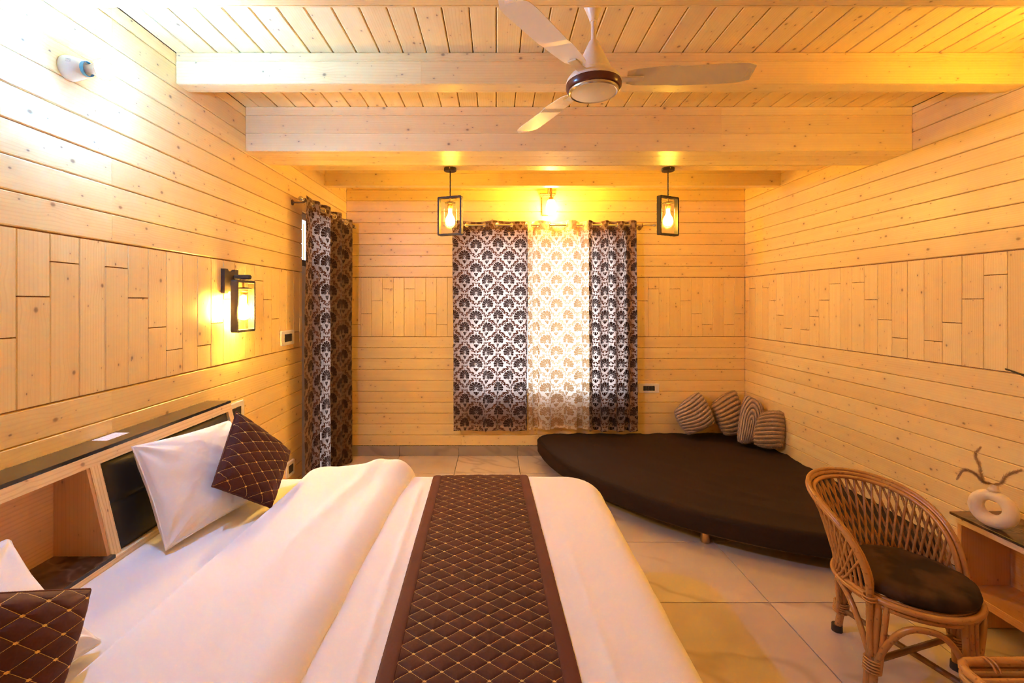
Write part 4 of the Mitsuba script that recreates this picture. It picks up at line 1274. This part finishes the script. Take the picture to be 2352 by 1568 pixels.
# low rattan table in the lower right corner
st = thing('rattan_table', 'small rattan table with a slatted rod top in the lower right corner of the photo', 'table')
SX0, SX1, SY0, SY1, SZ = 1.452, 1.93, .99, 1.452, .40
poly = sg.box(SX0 + .05, SY0 + .05, SX1 - .05, SY1 - .05).buffer(.05, 8)
ring_ = np.array([poly.exterior.interpolate(x, True).coords[0] for x in np.linspace(0, 1, 90)[:-1]])
rail = pole('top_rail', np.c_[ring_, 0 * ring_[:, 0] + SZ], .0135, st, closed=True)
pole('lower_rail', np.c_[ring_, 0 * ring_[:, 0] + SZ - .027], .0115, st, closed=True)
ys = np.linspace(SY1 - .036, SY0 + .036, 15)
for i, y in enumerate(ys):
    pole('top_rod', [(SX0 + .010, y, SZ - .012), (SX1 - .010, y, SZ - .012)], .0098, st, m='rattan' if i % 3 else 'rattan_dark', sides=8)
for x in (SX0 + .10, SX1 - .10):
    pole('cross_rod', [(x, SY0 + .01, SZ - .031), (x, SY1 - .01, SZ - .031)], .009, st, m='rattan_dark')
    for y in (SY1, SY1 - .0):
        for e in (-.007, .007):
            put('binding', tube(ring_pts((x + e, SY1 - .012, SZ - .012), V(0, 1, 0), V(0, 0, 1), .0285, 18), .0036, 6, True), 'rattan', st, smooth=True)
for i in range(2, 13, 3):
    for x in (SX0 + .10, SX1 - .10):
        put('binding', tube(ring_pts((x, ys[i], SZ - .020), unit(V(.5, 1, 0)), V(0, 0, 1), .0225, 14), .0030, 6, True), 'rattan', st, smooth=True)
for x in (SX0 + .03, SX1 - .03):
    for y in (SY0 + .03, SY1 - .03):
        pole('leg', [(x, y, .0), (x, y, SZ - .02)], .0135, st)
# == console
# ------------------------------------------------------------------ console on the right wall
co = thing('console_table', 'open pine console with a dark brown marble top along the right wall', 'console table')
KX, KY1, KY0, KZ = 2.241, 2.263, .95, .510
put('marble_top', bevel_box(KX, XR - .0005, KY0, KY1, KZ - .014, KZ, .002), 'brown_marble', co)
put_block('front_rail', co, 'ash', bevel_box(KX + .012, KX + .034, KY0 + .01, KY1 - .022, KZ - .046, KZ - .014, .0015), 1)
for y0 in (KY1 - .046, 1.62, KY0 + .01):
    put_block('side_panel', co, 'pine_orange', bevel_box(KX + .014, XR - .001, y0, y0 + .020, .135, KZ - .0142, .0015), 2)
put_block('back_panel', co, 'pine_orange', bevel_box(XR - .014, XR - .001, KY0 + .03, KY1 - .047, .17, KZ - .0142, .0008), 1)
put_block('bottom_shelf', co, 'pine_orange', bevel_box(KX + .004, XR - .0008, KY0, KY1 - .02, .135, .172, .002), 1)
for y0 in (KY1 - .10, KY0 + .06):
    put_block('leg', co, 'pine_orange', bevel_box(KX + .08, XR - .03, y0, y0 + .03, .0, .136, .002), 2)

# ring vase with dried grass
va = thing('ring_vase', 'cream ring-shaped ceramic vase on the marble console', 'vase')
vc = V(2.282, 2.100, 0.604)
va_ax = unit(V(-.97, -.28, .05))
vx = unit(np.cross(V(0, 0, 1), va_ax))
vy = np.cross(va_ax, vx)
R0, r0 = .061, .028
n0, n1 = 64, 32
t, q = np.arange(n0) * 2 * np.pi / n0, np.arange(n1) * 2 * np.pi / n1
tm, qm = np.meshgrid(t, q, indexing='ij')
rad = R0 - .004 * np.cos(tm - np.pi / 2) + r0 * (1 + .12 * -np.sin(tm)) * np.cos(qm)
P = vx * (rad * np.cos(tm))[..., None] + vy * (rad * np.sin(tm) * .95)[..., None] + va_ax * (r0 * (1.02 - .10 * np.sin(tm)) * np.sin(qm))[..., None]
P = P.reshape(-1, 3)
zmin = P[:, 2].min()
vc[2] = KZ - zmin - .0012
f = grid_faces(n0 + 1, n1, True) % (n0 * n1)
put('body', trimesh.Trimesh(P + vc, f[:, ::-1], process=False), 'ceramic', va, smooth=True)
nk = vc + vy * (R0 + r0 * .62)
put('neck', lathe([(.0001, -.004), (.023, -.004), (.0175, .006), (.0155, .018), (.0165, .027), (.0145, .0275), (.0130, .018), (.0001, .015)], 28, vy, nk), 'ceramic', va, smooth=True)
neck_top = nk + V(0, 0, .024)
stems = [((2.224, 2.100, 0.874), [(2.256, 2.100, 0.710), (2.214, 2.100, 0.806), (2.212, 2.110, 0.837)], 'dry_grass', 'tallest dried grass plume in the ring vase, standing upright and leaning left'),
         ((2.364, 2.060, 0.785), [(2.289, 2.090, 0.710), (2.322, 2.080, 0.752), (2.342, 2.070, 0.771)], 'dry_grass', 'dried grass plume in the ring vase leaning to the right'),
         ((2.138, 2.120, 0.724), [(2.244, 2.100, 0.714), (2.210, 2.110, 0.750), (2.172, 2.120, 0.763)], 'dry_grass_mauve', 'thin mauve dried grass in the ring vase arching over to the left')]
for (tip, mids, mt, lab) in stems:
    pts = np.vstack([[neck_top - V(0, 0, .035)], [neck_top + V(0, 0, .004)], mids, [tip]])
    c = spline(pts, 60)
    k = put('dried_grass', tube(c, np.linspace(.0011, .0004, 60), 6), mt, smooth=True, label=lab, cat='dried grass', group='dried grass in the ring vase')
    vs, fsx = [], []
    g = np.random.default_rng(int(abs(tip[0]) * 1000))
    for _ in range(900):
        i = int(g.integers(14, 60))
        dirn = unit(c[min(i + 1, 59)] - c[i - 1])
        side = unit(np.cross(dirn, unit(g.normal(size=3))))
        body = math.sin(math.pi * min(1, (i - 8) / 52)) ** .6
        ln = (.008 + .012 * g.random()) * (.35 + .65 * body)
        e = c[i] + dirn * ln + side * ln * (.40 + .45 * g.random())
        w_ = unit(np.cross(dirn, side)) * .0005
        o = len(vs)
        m_ = c[i] * .45 + e * .55
        vs += [c[i], m_ + w_, e, m_ - w_, m_ + side * .0006]
        fsx += [[o, o + 1, o + 4], [o + 1, o + 2, o + 4], [o + 2, o + 3, o + 4], [o + 3, o, o + 4], [o, o + 3, o + 1], [o + 1, o + 3, o + 2]]
    put('seed_husks', trimesh.Trimesh(vs, fsx, process=False), mt, k, kind='stuff')
